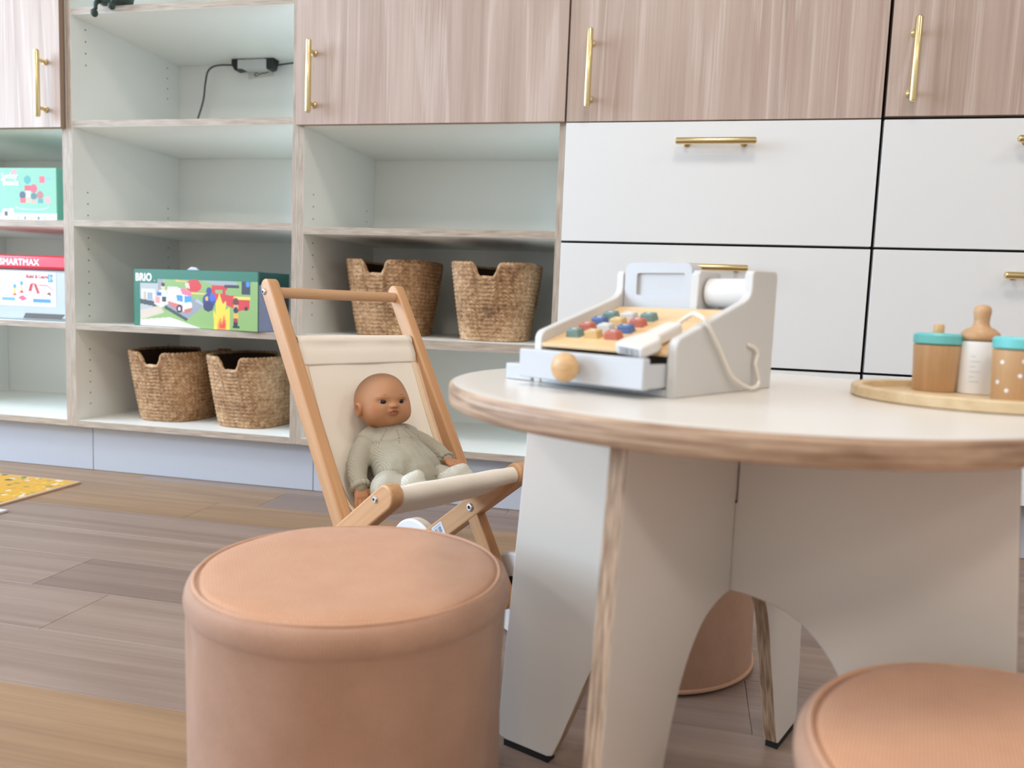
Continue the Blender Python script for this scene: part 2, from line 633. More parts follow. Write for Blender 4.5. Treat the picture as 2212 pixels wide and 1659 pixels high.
class Pic:
    """a small raster painter for flat print: x to the right 0..w, y up 0..h"""

    def __init__(self, w, h, nx, ny, bg):
        self.w, self.h, self.nx, self.ny = w, h, nx, ny
        self.a = np.zeros((ny, nx, 3))
        self.a[:] = lin(bg)[:3]
        X = (np.arange(nx) + 0.5) / nx * w
        Yv = (np.arange(ny) + 0.5) / ny * h
        self.X, self.Y = np.meshgrid(X, Yv)

    def rect(self, x0, x1, y0, y1, c):
        self.a[(self.X >= x0) & (self.X <= x1) & (self.Y >= y0) & (self.Y <= y1)] = lin(c)[:3]

    def ell(self, x, y, rx, ry, c):
        self.a[((self.X - x) / rx) ** 2 + ((self.Y - y) / ry) ** 2 <= 1] = lin(c)[:3]

    def poly(self, pts, c):
        ins = np.zeros(self.X.shape, bool)
        n = len(pts)
        for i in range(n):
            (x1, y1), (x2, y2) = pts[i], pts[(i + 1) % n]
            if y1 == y2:
                continue
            cond = ((y1 > self.Y) != (y2 > self.Y)) & (self.X < (x2 - x1) * (self.Y - y1) / (y2 - y1) + x1)
            ins ^= cond
        self.a[ins] = lin(c)[:3]

    def build(self, name, parent, M_):
        """M_ maps (x, y, 0) of the picture into the parent's frame"""
        nx, ny = self.nx, self.ny
        gx, gy = np.meshgrid(np.linspace(0, self.w, nx + 1), np.linspace(0, self.h, ny + 1))
        co = np.stack([gx.ravel(), gy.ravel(), np.zeros(gx.size)], 1)
        i = np.arange(nx * ny)
        r, c = i // nx, i % nx
        b = r * (nx + 1) + c
        fc = np.stack([b, b + 1, b + nx + 2, b + nx + 1], 1)
        me = bpy.data.meshes.new(name)
        me.vertices.add(len(co))
        me.vertices.foreach_set('co', co.ravel())
        me.loops.add(fc.size)
        me.loops.foreach_set('vertex_index', fc.ravel())
        me.polygons.add(len(fc))
        me.polygons.foreach_set('loop_start', np.arange(len(fc)) * 4)
        me.update(calc_edges=True)
        at_ = me.attributes.new('ink', 'FLOAT_COLOR', 'FACE')
        at_.data.foreach_set('color', np.concatenate([self.a.reshape(-1, 3), np.ones((nx * ny, 1))], 1).ravel())
        me.materials.append(printed)
        o = link(name, me, parent)
        o.matrix_local = M_
        return o


def frame(origin, xdir, ydir):
    x, y = Vector(xdir).normalized(), Vector(ydir).normalized()
    z = x.cross(y)
    m_ = Matrix.Identity(4)
    for i in range(3):
        m_[i][0], m_[i][1], m_[i][2], m_[i][3] = x[i], y[i], z[i], origin[i]
    return m_


# ------------------------------------------------------------------ room shell
XL, XR, YB, YF = -2.60, 5.20, 0.60, -5.10
f = MB().box(XL, XR, YF, YB, -0.10, -0.005).build('floor', floor_wood2)
structure(f)


def plank_mesh(w, d):
    c, g, h = 0.0008, 0.0002, 0.005
    x, y = w / 2 - g, d / 2 - g
    b = MB()
    vs = []
    for (dx, z) in ((0, -h), (0, -c), (c, 0)):
        for sx, sy in ((-1, -1), (1, -1), (1, 1), (-1, 1)):
            vs.append((sx * (x - dx), sy * (y - dx), z))
    fs = []
    for k in (0, 4):
        for i in range(4):
            j = (i + 1) % 4
            fs.append((k + i, k + j, k + 4 + j, k + 4 + i))
    fs.append((8, 9, 10, 11))
    b.add(vs, fs)
    return b


rng = random.Random(11)
PW, PL_ = 0.1748, 1.22
fixed_joint = {0: 0.777, 4: 0.681}
cache = {}
for k in range(-1, 19):
    y1 = -0.005 - PW * k
    off = fixed_joint.get(k, rng.uniform(0, PL_))
    if k == -1:
        off = 0.25
    start = off - PL_ * math.ceil((off - (-1.75)) / PL_)
    x = start
    while x < 3.7:
        wi = rng.choice([0, 0, 1, 2])
        if k == 4:
            wi = 1 if abs(x - 0.681) < 0.01 else 0
        if k == 5:
            wi = 0
        if k in (7, 8):
            wi = 2 if x < 0.5 else 0
        key = wi
        if key not in cache:
            cache[key] = plank_mesh(PL_, PW).mesh('plank', [floor_wood, floor_wood2, floor_wood3][wi])
        link('plank', cache[key], f, loc=(x + PL_ / 2, y1 - PW / 2, 0))
        x += PL_

structure(MB().box(XL, XR, YF, YB, CEIL, CEIL + 0.1).build('ceiling', ceil_m))
structure(MB().box(XL, XR, YB, YB + 0.1, -0.1, CEIL + 0.1).build('wall_back', wall_m))
structure(MB().box(XR, XR + 0.1, YF, YB, -0.1, CEIL + 0.1).build('wall_right', wall_m))
wl = MB()
WY0, WY1, WZ0, WZ1 = -3.3, -0.5, 0.75, 2.45
wl.box(XL - 0.1, XL, YF, WY0, -0.1, CEIL).box(XL - 0.1, XL, WY1, YB, -0.1, CEIL)
wl.box(XL - 0.1, XL, WY0, WY1, -0.1, WZ0).box(XL - 0.1, XL, WY0, WY1, WZ1, CEIL)
structure(wl.build('wall_left', wall_m))
wf = MB()
wf.box(XL, XR, YF - 0.1, YF, -0.1, CEIL)
structure(wf.build('wall_front', wall_m))


def window(name, horizontal, a0, a1, c):
    b, g = MB(), MB()

    def bx(m_, p0, p1, z0, z1, t0, t1):
        if horizontal:
            m_.box(p0, p1, c + t0, c + t1, z0, z1)
        else:
            m_.box(c + t0, c + t1, p0, p1, z0, z1)
    w_ = 0.06
    bx(b, a0, a1, WZ0, WZ0 + w_, -0.07, -0.03)
    bx(b, a0, a1, WZ1 - w_, WZ1, -0.07, -0.03)
    for q in (a0, (a0 + a1) / 2 - w_ / 2, a1 - w_):
        bx(b, q, q + w_, WZ0 + w_, WZ1 - w_, -0.07, -0.03)
    o = structure(b.build(name, wall_m))
    bx(g, a0 + w_, (a0 + a1) / 2 - w_ / 2, WZ0 + w_, WZ1 - w_, -0.053, -0.047)
    bx(g, (a0 + a1) / 2 + w_ / 2, a1 - w_, WZ0 + w_, WZ1 - w_, -0.053, -0.047)
    g.build('window_pane', glass_m, o)


window('window_1', False, WY0, WY1, XL)

for i, (px_, py_) in enumerate(PANELS):  # all but the first are unseen fixtures added to go with the fill lamps
    where = ['above the round table', 'added for fill near the left window by the cabinets', 'added for fill behind the camera', 'added for fill in the back left of the room',
             'added for fill at the right end of the cabinets', 'added for fill in the back right of the room'][i]
    t_ = thing('ceiling_main_or_fill_panel', 'square flush ceiling light panel ' + where, 'ceiling light', (px_, py_, CEIL), 0, 'ceiling light panels')
    b = MB().box(-0.31, 0.31, -0.31, -0.285, -0.055, -0.001).box(-0.31, 0.31, 0.285, 0.31, -0.055, -0.001)
    b.box(-0.31, -0.285, -0.285, 0.285, -0.055, -0.001).box(0.285, 0.31, -0.285, 0.285, -0.055, -0.001)
    b.build('frame', wall_m, t_)
    MB().box(-0.285, 0.285, -0.285, 0.285, -0.05, -0.03).build('diffuser', diffuser_m, t_)

# ------------------------------------------------------------------ fitted cabinets
W = 0.8
CD, ZB, ZT, TH = 0.55, 0.154, 2.20, 0.018
pl = structure(MB().box(-1.6, 4.0, 0.068, 0.075, 0.0, 0.15).build('baseboard_back', dark_gap))
for x0, x1 in ((-0.763, 0.036), (0.038, 0.836), (0.838, 1.636), (1.638, 2.436), (2.438, 3.2)):
    MB().box(x0, x1, 0.05, 0.066, 0.001, 0.152).build('plinth_panel', plinth_m, pl, bevel=0.0008, seg=1)


def handle_mesh(length=0.203, r=0.0088, stand=0.035):
    """bar along local z at y = -stand, posts to y = 0"""
    b = MB()
    h = length / 2
    prof = [(r * 0.55, -h), (r * 0.88, -h + 0.0018), (r, -h + 0.005), (r, h - 0.005), (r * 0.88, h - 0.0018), (r * 0.55, h)]
    b.lathe(prof, 20)
    b.v = [(x, y - stand, z) for x, y, z in b.v]
    for s in (-1, 1):
        q = MB().lathe([(0.0095, 0.0), (0.0095, -0.003), (0.0058, -0.005), (0.0050, -stand + 0.004)][::-1], 16, ax=1)
        b.add([(x, y, z + s * 0.0725) for x, y, z in q.v], q.f)
    return b.mesh('handle', brass, 35)


HANDLE = handle_mesh()


def handle(parent, x, z, horizontal=False):
    o = link('handle', HANDLE, parent, loc=(x, -0.02, z))
    if horizontal:
        o.rotation_euler = (0, PI / 2, 0)
    return o


def side_panel(par, x0, inner):
    MB().box(x0, x0 + TH, 0, CD - 0.012, ZB, ZT, 0, {'-y': 1, '-z': 1}).build('side_panel', [melamine, ply_x], par, bevel=0.0006, seg=1)


def shelf(par, x0, x1, z0, z1, name='shelf', y0=0.0):
    MB().box(x0, x1, y0, CD - 0.014, z0, z1, 0, {'-y': 1}).build(name, [melamine, ply_z], par, bevel=0.0006, seg=1)


def pin_holes(par, x, sgn, zs):
    b = MB()
    for y in (0.063, 0.472):
        for z in zs:
            q = MB().lathe([(0.0026, 0.0), (0.0026, 0.0006)], 8, ax=0)
            b.add([(x + sgn * px_, y + py_, z + pz_) for px_, py_, pz_ in q.v], q.f)
    stuff(b.build('pin_holes', hole_m, par))


def open_unit(name, label, x0, shelves, door_z=None, holes=()):
    u = thing(name, label, 'cabinet', (0, 0, 0))
    side_panel(u, x0 + 0.0009, True)
    side_panel(u, x0 + W - TH - 0.0009, False)
    a, b = x0 + TH + 0.001, x0 + W - TH - 0.001
    MB().box(x0 + 0.001, x0 + W - 0.001, CD - 0.0115, CD, ZB, ZT).build('back_panel', melamine, u)
    shelf(u, a, b, ZB, ZB + 0.020, 'bottom_panel')
    shelf(u, a, b, ZT - 0.02, ZT, 'top_panel')
    for z0, z1 in shelves:
        shelf(u, a, b, z0, z1)
    if holes:
        pin_holes(u, x0 + TH + 0.0006, 1, holes)
    return u


def door(par, x0, x1, z0, z1, hx, hz=1.2325):
    d = MB().box(x0, x1, -0.020, -0.0015, z0, z1, 0, {'+x': 1, '-x': 1, '+z': 1, '-z': 1}).build('door', [oak, oak_edge], par, bevel=0.0007, seg=1)
    handle(d, hx, hz)
    return d


def drawer(par, x0, x1, z0, z1, hx, hz):
    d = MB().box(x0, x1, -0.020, -0.0015, z0, z1).build('drawer', front_white, par, bevel=0.0007, seg=1)
    if hx is not None:
        handle(d, hx, hz, True)
    return d


HZ = [0.916 + 0.0365 * k for k in range(-22, 16)]


def holes_between(*rng_):
    return [z for z in HZ if any(a <= z <= b for a, b in rng_)]


u1 = open_unit('shelf_cabinet', 'pale cabinet at far left edge with an oak door over the boxed toys', -0.8,
               [(1.105, 1.123), (0.798, 0.820), (0.473, 0.491)])
door(u1, -0.797, -0.005, 1.106, 2.17, -0.058)
u2 = open_unit('shelf_cabinet', 'open white shelf cabinet without a door, holding the green toy box and two baskets', 0.0,
               [(1.453, 1.473), (1.111, 1.131), (0.802, 0.822), (0.472, 0.492)],
               holes=holes_between((0.21, 0.44), (0.50, 0.80), (0.83, 0.92), (1.30, 1.44)))
u3 = open_unit('shelf_cabinet', 'white shelf cabinet behind the doll with an oak door above two baskets', 0.8,
               [(1.105, 1.123), (0.793, 0.813), (0.468, 0.494)], holes=holes_between((0.21, 0.44), (0.52, 0.79), (0.83, 0.92)))
door(u3, 0.801, 1.597, 1.105, 2.17, 0.857)


def drawer_unit(label, x0, zd, zt):
    u = thing('drawer_cabinet', label, 'cabinet')
    MB().box(x0 + 0.004, x0 + W - 0.004, 0.0, CD, ZB + 0.003, ZT, 0).build('carcass', dark_gap, u)
    a, b = x0 + 0.002, x0 + W - 0.004
    if x0 > 2:
        a = x0 + 0.0045
    door(u, a, b, zd, 2.17, x0 + 0.058 + (0.002 if x0 < 2 else -0.002), 1.2345)
    for z0, z1, hz in ((0.787, zt, 1.045), (0.4675, 0.7805, 0.723), (ZB, 0.461, 0.40)):
        drawer(u, a, b, z0, z1, x0 + W / 2 - 0.003, hz)
    return u


drawer_unit('cabinet directly behind the toy till, oak door above white drawers', 1.6, 1.1045, 1.1015)
drawer_unit('cabinet at right edge behind the baby bottle, oak door above white drawers', 2.4, 1.1085, 1.1005)

# ------------------------------------------------------------------ round table
TC, TZ, TR = (2.017, -1.283), 0.520, 0.323
tb = thing('play_table', 'round low white play table with plywood edge on crossed panel legs', 'table', (TC[0], TC[1], 0), 0)
zt0, e = TZ - 0.023, 0.004
prof = [(0.30, zt0), (TR - e, zt0), (TR - e * 0.3, zt0 + e * 0.3), (TR, zt0 + e), (TR, TZ - e), (TR - e * 0.3, TZ - e * 0.3), (TR - e, TZ), (0.30, TZ)]
MB().lathe(prof, 160, [0, 1, 1, 1, 1, 1, 0]).build('tabletop', [laminate, ply_rim], tb, smooth=50)


def arch(n=9):
    P_ = [(0.0, 0.294), (0.035, 0.292), (0.073, 0.283), (0.103, 0.263), (0.128, 0.232), (0.147, 0.192), (0.163, 0.145), (0.180, 0.100), (0.212, 0.012)]
    return [(a.x, a.y) for a in catmull([(x, z, 0) for x, z in P_], 3)]


def leg_panel(ang, slot_top):
    A = arch()
    T2 = 0.009
    ztop = zt0 - 0.0005
    out = [(0.270, ztop), (0.303, 0.022), (0.299, 0.012), (0.290, 0.009), (0.222, 0.009), (0.214, 0.012)]
    right = out + list(reversed(A))[1:-1]
    pts = right[:]
    if slot_top:
        pts += [(0.0, 0.294)]
        left = [(-x, z) for x, z in reversed(right)]
        pts += left + [(-T2 - 0.001, ztop), (-T2 - 0.001, 0.395), (T2 + 0.001, 0.395), (T2 + 0.001, ztop)]
    else:
        keep = [q for q in right if abs(q[0]) > T2 + 0.003]
        pts = keep + [(T2 + 0.001, 0.2936), (T2 + 0.001, 0.397), (-T2 - 0.001, 0.397), (-T2 - 0.001, 0.2936)]
        pts += [(-x, z) for x, z in reversed(keep)]
    o = MB().prism(pts, 1, -T2, T2, 0, 1).build('leg_panel', [laminate, ply_y], tb, bevel=0.0012, seg=2)
    o.rotation_euler = (0, 0, ang)
    for s in (-1, 1):
        p_ = MB().box(s * 0.256 - 0.036, s * 0.256 + 0.036, -0.0085, 0.0085, 0.0, 0.0088).build('foot_pad', black_rubber, tb)
        p_.rotation_euler = (0, 0, ang)


leg_panel(math.radians(-22), True)
leg_panel(math.radians(66), False)

# ------------------------------------------------------------------ poufs
SR, SH = 0.179, 0.306


def make_pouf(label, loc, rz):
    s = thing('pouf', label, 'pouf', loc, rz, 'fabric poufs around the round table')
    top = [(0.001, SH - 0.001), (0.05, SH), (0.10, SH), (0.14, SH - 0.0005), (0.158, SH - 0.002), (0.1655, SH - 0.0045)]
    top = top[::-1]
    top = [(0.1650, SH - 0.016)] + top

    def wob(r, h, t_):
        return r, h + (0.0011 * math.sin(3 * t_ + 1) + 0.0006 * math.sin(7 * t_ + r * 40)) * min(1.0, r / 0.13) ** 2
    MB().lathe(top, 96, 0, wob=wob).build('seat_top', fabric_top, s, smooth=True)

    def ring(rc, zc, ra, rb, n=10):
        return [(rc + ra * math.cos(a), zc + rb * math.sin(a)) for a in [2 * PI * i / n for i in range(n)]]

    def torus(name, rc, zc, ra, rb, m_):
        b = MB()
        pr = ring(rc, zc, ra, rb)
        seg, n = 96, len(pr)
        for (r, h) in pr:
            for j in range(seg):
                t_ = 2 * PI * j / seg
                w_ = 0.0012 * math.sin(2 * t_ + 0.7)
                b.v.append(((r + w_) * math.cos(t_), (r + w_) * math.sin(t_), h + 0.0010 * math.sin(3 * t_)))
        for i in range(n):
            for j in range(seg):
                k, i2 = (j + 1) % seg, (i + 1) % n
                b.f.append((i * seg + j, i * seg + k, i2 * seg + k, i2 * seg + j))
                b.m.append(0)
        b.build(name, m_, s, smooth=True)
    torus('piping', 0.1668, SH - 0.0048, 0.0024, 0.0024, piping_m)
    torus('piping', 0.1745, 0.0085, 0.0045, 0.0045, piping_m)
    side = [(0.1700, 0.006), (0.1752, 0.010), (0.1750, 0.03), (0.1742, 0.08), (0.1736, 0.14), (0.1735, 0.20), (0.1738, 0.240),
            (0.1748, 0.256), (0.1760, 0.2645), (0.1764, 0.2665), (0.1776, 0.2685), (0.1786, 0.274), (0.1786, 0.280), (0.1775, 0.2865), (0.1750, 0.2920), (0.1710, 0.2950), (0.1675, 0.2952)]

    side = [(r, h + (0.006 if h > 0.22 else 0.0)) for r, h in side]

    def wob2(r, h, t_):
        k = math.exp(-((h - 0.235) / 0.035) ** 2)
        return r + k * 0.0028 * math.sin(5 * t_ + 9 * math.sin(2 * t_)) + 0.0010 * math.sin(3 * t_ + h * 25), h
    MB().lathe(side, 96, 0, wob=wob2).build('side_cover', fabric_side_shaded, s, smooth=50)
    MB().lathe([(0.165, 0.0), (0.167, 0.006)], 64).build('base', black_rubber, s)
    return s


P0 = make_pouf('round peach fabric pouf in the foreground in front of the doll stroller', (1.602, -1.383, 0), 0.4)
P0.scale = (1, 1, 1)
dup(P0, 'round peach fabric pouf cut off by the bottom right corner of the photo', (2.231, -1.617, 0), 1.9)
dup(P0, 'round peach fabric pouf seen through the table legs, its top hidden by the tabletop', (1.924, -0.806, 0), 3.1)

# ------------------------------------------------------------------ baskets
BW, BD, BH = 0.128, 0.172, 0.225


def basket_mesh():
    nth, rows, per = 300, 19, 6
    nz = rows * per
    th = np.linspace(0, 2 * PI, nth, endpoint=False)
    c, s = np.cos(th), np.sin(th)
    n_ = 3.2
    ex, ey = np.sign(c) * np.abs(c) ** (2 / n_), np.sign(s) * np.abs(s) ** (2 / n_)
    rimx = ex * BW
    notch = np.clip((0.044 - np.abs(rimx)) / 0.018, 0, 1) * 0.040
    rim = BH - notch + 0.004 * np.abs(ex) ** 3
    arc = np.concatenate([[0], np.cumsum(np.hypot(np.diff(ex * BW), np.diff(ey * BD)))])
    rowh = BH / rows
    out, inn = [], []
    for k in range(nz + 1):
        t_ = k / nz
        z = t_ * rim
        q = z / BH
        fl = 0.76 + 0.24 * q ** 0.85
        ph = z / rowh
        d = 0.0042 * np.sqrt(np.abs(np.sin(PI * ph))) - 0.002
        strand = 0.0022 * np.sin(2 * PI * (arc / 0.0165 + ph * 0.75 + 0.37 * np.floor(ph)))
        d = d + strand
        nl = np.hypot(ex / BW, ey / BD)
        out.append(np.stack([ex * (BW * fl + d * (ex / BW / nl) * np.sign(ex) * 1.0), ey * (BD * fl + d * (ey / BD / nl) * np.sign(ey)), z], 1))
    b = MB()
    for r_ in out:
        b.v += [tuple(x) for x in r_]
    for k in range(nz):
        for j in range(nth):
            j2 = (j + 1) % nth
            b.f.append((k * nth + j, k * nth + j2, (k + 1) * nth + j2, (k + 1) * nth + j))
            b.m.append(0)
    o0 = len(b.v)
    ni = 12
    for k in range(ni + 1):
        t_ = 1 - k / ni
        z = np.maximum(t_ * rim, 0.012)
        fl = 0.76 + 0.24 * (z / BH) ** 0.85
        q = np.stack([ex * (BW * fl - 0.010), ey * (BD * fl - 0.010), z], 1)
        b.v += [tuple(x) for x in q]
    for k in range(ni):
        for j in range(nth):
            j2 = (j + 1) % nth
            b.f.append((o0 + k * nth + j, o0 + k * nth + j2, o0 + (k + 1) * nth + j2, o0 + (k + 1) * nth + j))
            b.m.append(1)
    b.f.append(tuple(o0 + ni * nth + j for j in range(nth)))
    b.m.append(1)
    b.f.append(tuple(reversed(range(nth))))
    b.m.append(0)
    body = b.mesh('woven_body', [seagrass, seagrass_shade], True)
    fl = 0.76 + 0.24 * (rim / BH) ** 0.85
    pts = [Vector((ex[j] * (BW * fl[j] - 0.004), ey[j] * (BD * fl[j] - 0.004), rim[j] + 0.001)) for j in range(nth)]
    t_ = MB()
    seg = 8
    for j in range(nth):
        d = (pts[(j + 1) % nth] - pts[j - 1]).normalized()
        nx = d.cross(Vector((0, 0, 1))).normalized()
        ny = nx.cross(d)
        r = 0.0062 + 0.0010 * math.sin(2 * PI * arc[j] / 0.013)
        for i in range(seg):
            a = 2 * PI * i / seg
            t_.v.append(tuple(pts[j] + (nx * math.cos(a) + ny * math.sin(a)) * r))
    for j in range(nth):
        for i in range(seg):
            i2, j2 = (i + 1) % seg, (j + 1) % nth
            t_.f.append((j * seg + i, j2 * seg + i, j2 * seg + i2, j * seg + i2))
            t_.m.append(0)
    return body, t_.mesh('rim', seagrass, True)


b_body, b_rim = basket_mesh()
bk = thing('basket', 'seagrass basket left of its pair on the bottom shelf under the green toy box', 'basket', (0.252, 0.222, 0.1745), 0.02, 'seagrass storage baskets')
link('woven_body', b_body, bk)
link('rim', b_rim, bk)
dup(bk, 'seagrass basket right of its pair on the bottom shelf, partly behind the stroller bar', (0.553, 0.215, 0.1745), -0.05)
dup(bk, 'seagrass basket on the shelf straight behind the stroller push handle', (1.030, 0.225, 0.4945), -0.03)
dup(bk, 'seagrass basket on the shelf between the stroller handle and the toy till', (1.370, 0.215, 0.4945), 0.03)

# ------------------------------------------------------------------ toy till (local x right, y back, z up)
TL = Vector((1.94885, -1.41414, TZ))
till = thing('toy_till', 'white and grey wooden toy cash till with coloured keys on the round table', 'toy till', TL, math.radians(-30))


def till_profile():
    return [(0.0, 0.0), (0.214, 0.0), (0.2145, 0.128), (0.2125, 0.133), (0.208, 0.1348), (0.158, 0.1338), (0.154, 0.132), (0.1525, 0.128),
            (0.1525, 0.112), (0.150, 0.106), (0.144, 0.1012), (0.138, 0.0985), (0.012, 0.0605), (0.006, 0.0585), (0.002, 0.055), (0.0, 0.050)]


for x0 in (-0.0105, -0.183):
    MB().prism(till_profile(), 0, x0, x0 + 0.0105).build('side_panel', toy_grey, till, bevel=0.0014, seg=2)
MB().box(-0.172, -0.011, 0.001, 0.210, 0.0005, 0.008).build('base_plate', toy_white, till, bevel=0.001)
MB().box(-0.172, -0.011, 0.204, 0.2125, 0.008, 0.100).build('back_panel', toy_grey, till, bevel=0.001)
sl = (0.088 - 0.0445) / 0.145
MB().prism([(0.0, 0.0405), (0.148, 0.0405 + 0.148 * sl), (0.148, 0.0445 + 0.148 * sl), (0.0, 0.0445)], 0, -0.1722, -0.0108).build(
    'key_board', [board_wood, toy_cream], till, bevel=0.0006)
MB().box(-0.1722, -0.0108, 0.1485, 0.203, 0.080, 0.0855).build('deck', toy_white, till, bevel=0.0006)
q_ = math.atan(sl)
names = [['green', 'pale', 'green'], ['blue', 'ochre', 'red'], ['red', 'pale', 'blue'], ['green', 'ochre', 'red']]
kb = MB()
hx, hy, hz = 0.0096, 0.0062, 0.0085
kb.v = [(sx * hx * k_, sy * hy * k_, z_) for z_, k_ in ((-0.002, 1.0), (hz, 0.86)) for sy in (-1, 1) for sx in (-1, 1)]
kb.f = [(0, 2, 3, 1), (4, 5, 7, 6), (0, 1, 5, 4), (2, 6, 7, 3), (0, 4, 6, 2), (1, 3, 7, 5)]
kb.m = [0] * 6
for ri, y in enumerate((0.098, 0.0762, 0.0530, 0.0303)):
    for ci, x in enumerate((-0.149, -0.1228, -0.0965)):
        o = link('key', kb.mesh('key', key_cols[names[ri][ci]]), till, bevel=0.0012, seg=2, loc=(x, y, 0.0445 + y * sl))
        o.rotation_euler = (q_, 0, 0)
        d = MB().box(-0.0028, 0.0028, -0.0010, 0.0010, hz - 0.0002, hz + 0.0003).build('key_mark', ink_white, o)
# speaker slots: small dots in the board
b = MB()
for i in range(9):
    for j in range(5):
        y = 0.098 + j * 0.0042
        c_ = MB().lathe([(0.0007, 0.0), (0.0007, 0.0003)], 6)
        b.add([(x_ - 0.056 + i * 0.0042 + (j % 2) * 0.0021, y_ + y, z_ + 0.0446 + y * sl) for x_, y_, z_ in c_.v], c_.f)
stuff(b.build('speaker_holes', plain('board_hole', lin(190, 150, 104), 0.8), till))


def rrect(x0, x1, z0, z1, r, n=5, bottom=False):
    out = []
    for cx, cz, a0, rr in ((x1 - r, z1 - r, 0, r), (x0 + r, z1 - r, PI / 2, r), (x0, z0, None, 0) if not bottom else (x0 + r, z0 + r, PI, r),
                           (x1, z0, None, 0) if not bottom else (x1 - r, z0 + r, 1.5 * PI, r)):
        if a0 is None:
            out.append((cx, cz))
        else:
            out += [(cx + rr * math.cos(a0 + PI / 2 * i / n), cz + rr * math.sin(a0 + PI / 2 * i / n)) for i in range(n + 1)]
    return out


scr = MB()
X0, X1, Z0, Z1 = -0.1715, -0.0775, 0.0865, 0.143
scr.prism(rrect(X0, X1, Z0, Z1, 0.010), 1, 0.158, 0.178)
so = scr.build('screen', toy_white, till, bevel=0.0014, seg=2)
# raised frame in front of the recessed display
fr = MB()
outer, inner = rrect(X0, X1, Z0, Z1, 0.010), [(-0.0860, 0.130), (-0.0865, 0.1305), (-0.1535, 0.1305), (-0.154, 0.130), (-0.154, 0.104), (-0.0860, 0.104)]
ins = rrect(-0.154, -0.0865, 0.1035, 0.1305, 0.002, 2, True)
bmf = bmesh.new()
N_ = 48


def resample(poly, n):
    P_ = [Vector((a, b_, 0)) for a, b_ in poly]
    cx = sum(p.x for p in P_) / len(P_)
    cx, cz = -0.1205, 0.117
    out = []
    for i in range(n):
        a = 2 * PI * (i + 0.5) / n
        d = Vector((math.cos(a), math.sin(a)))
        best = None
        for k in range(len(poly)):
            p, q2 = poly[k], poly[(k + 1) % len(poly)]
            ex_, ez_ = q2[0] - p[0], q2[1] - p[1]
            den = d.x * ez_ - d.y * ex_
            if abs(den) < 1e-12:
                continue
            t_ = ((p[0] - cx) * ez_ - (p[1] - cz) * ex_) / den
            u_ = ((p[0] - cx) * d.y - (p[1] - cz) * d.x) / den
            if t_ > 0 and -1e-6 <= u_ <= 1 + 1e-6 and (best is None or t_ < best):
                best = t_
        out.append((cx + d.x * best, cz + d.y * best))
    return out


def ring_prism(outer, inner, y0, y1):
    b = MB()
    n = len(outer)
    for y in (y0, y1):
        for poly in (outer, inner):
            b.v += [(x, y, z) for x, z in poly]
    O0, I0, O1, I1 = 0, n, 2 * n, 3 * n
    for i in range(n):
        j = (i + 1) % n
        b.f += [(O0 + i, O0 + j, I0 + j, I0 + i), (O1 + j, O1 + i, I1 + i, I1 + j), (O0 + j, O0 + i, O1 + i, O1 + j), (I0 + i, I0 + j, I1 + j, I1 + i)]
        b.m += [0] * 4
    return b


# corner angles kept by sampling densely
ring_prism(resample(outer, 120), resample(ins, 120), 0.154, 0.158).build('screen_frame', toy_white, till)
MB().prism([(0.150, 0.0865), (0.2035, 0.0865), (0.2035, 0.130), (0.200, 0.1338), (0.156, 0.1338), (0.1515, 0.129)], 0, -0.0765, -0.0660).build('divider', toy_grey, till, bevel=0.0012)
for z_ in (0.1055, 0.1140, 0.1225):
    pass
b = MB().lathe([(0.0165, -0.0625), (0.0167, -0.060), (0.0167, -0.0135), (0.016, -0.0115)], 32, ax=0, center=(0.174, 0.1085))
b.build('paper_roll', paper_white, till, smooth=40)
MB().lathe([(0.004, -0.0659), (0.004, -0.0626)], 12, ax=0, center=(0.174, 0.1085)).build('roll_axle', toy_wood, till)
# drawer
dr = MB().box(-0.1675, -0.0095, -0.042, -0.031, 0.0092, 0.0395).build('drawer', toy_white, till, bevel=0.0014)
MB().box(-0.167, -0.160, -0.031, 0.150, 0.0100, 0.033).build('drawer_side', toy_white, dr)
MB().box(-0.018, -0.0115, -0.031, 0.150, 0.0100, 0.033).build('drawer_side', toy_white, dr)
MB().box(-0.160, -0.018, -0.031, 0.150, 0.0100, 0.0125).build('drawer_floor', toy_cream, dr)
MB().lathe([(0.004, -0.042), (0.0045, -0.047), (0.010, -0.049), (0.0140, -0.053), (0.0150, -0.058), (0.0140, -0.063), (0.0100, -0.067), (0.004, -0.0685)][::-1],
           28, ax=1, center=(0.0255, -0.0915)).build('knob', knob_wood, dr, smooth=True)
MB().box(-0.224, -0.1845, -0.002, 0.115, 0.0003, 0.0185).build('card_ledge', toy_white, till, bevel=0.0014)
MB().box(-0.206, -0.2035, 0.004, 0.108, 0.0184, 0.0190).build('card_slot', toy_grey, till)

sc_ = thing('toy_scanner', 'cream handheld toy barcode scanner with a corded end lying across the till', 'toy scanner', TL, math.radians(-30))


def onb(x, y, h):
    return Vector((x, y - h * math.sin(q_), 0.0445 + y * sl + h * math.cos(q_)))


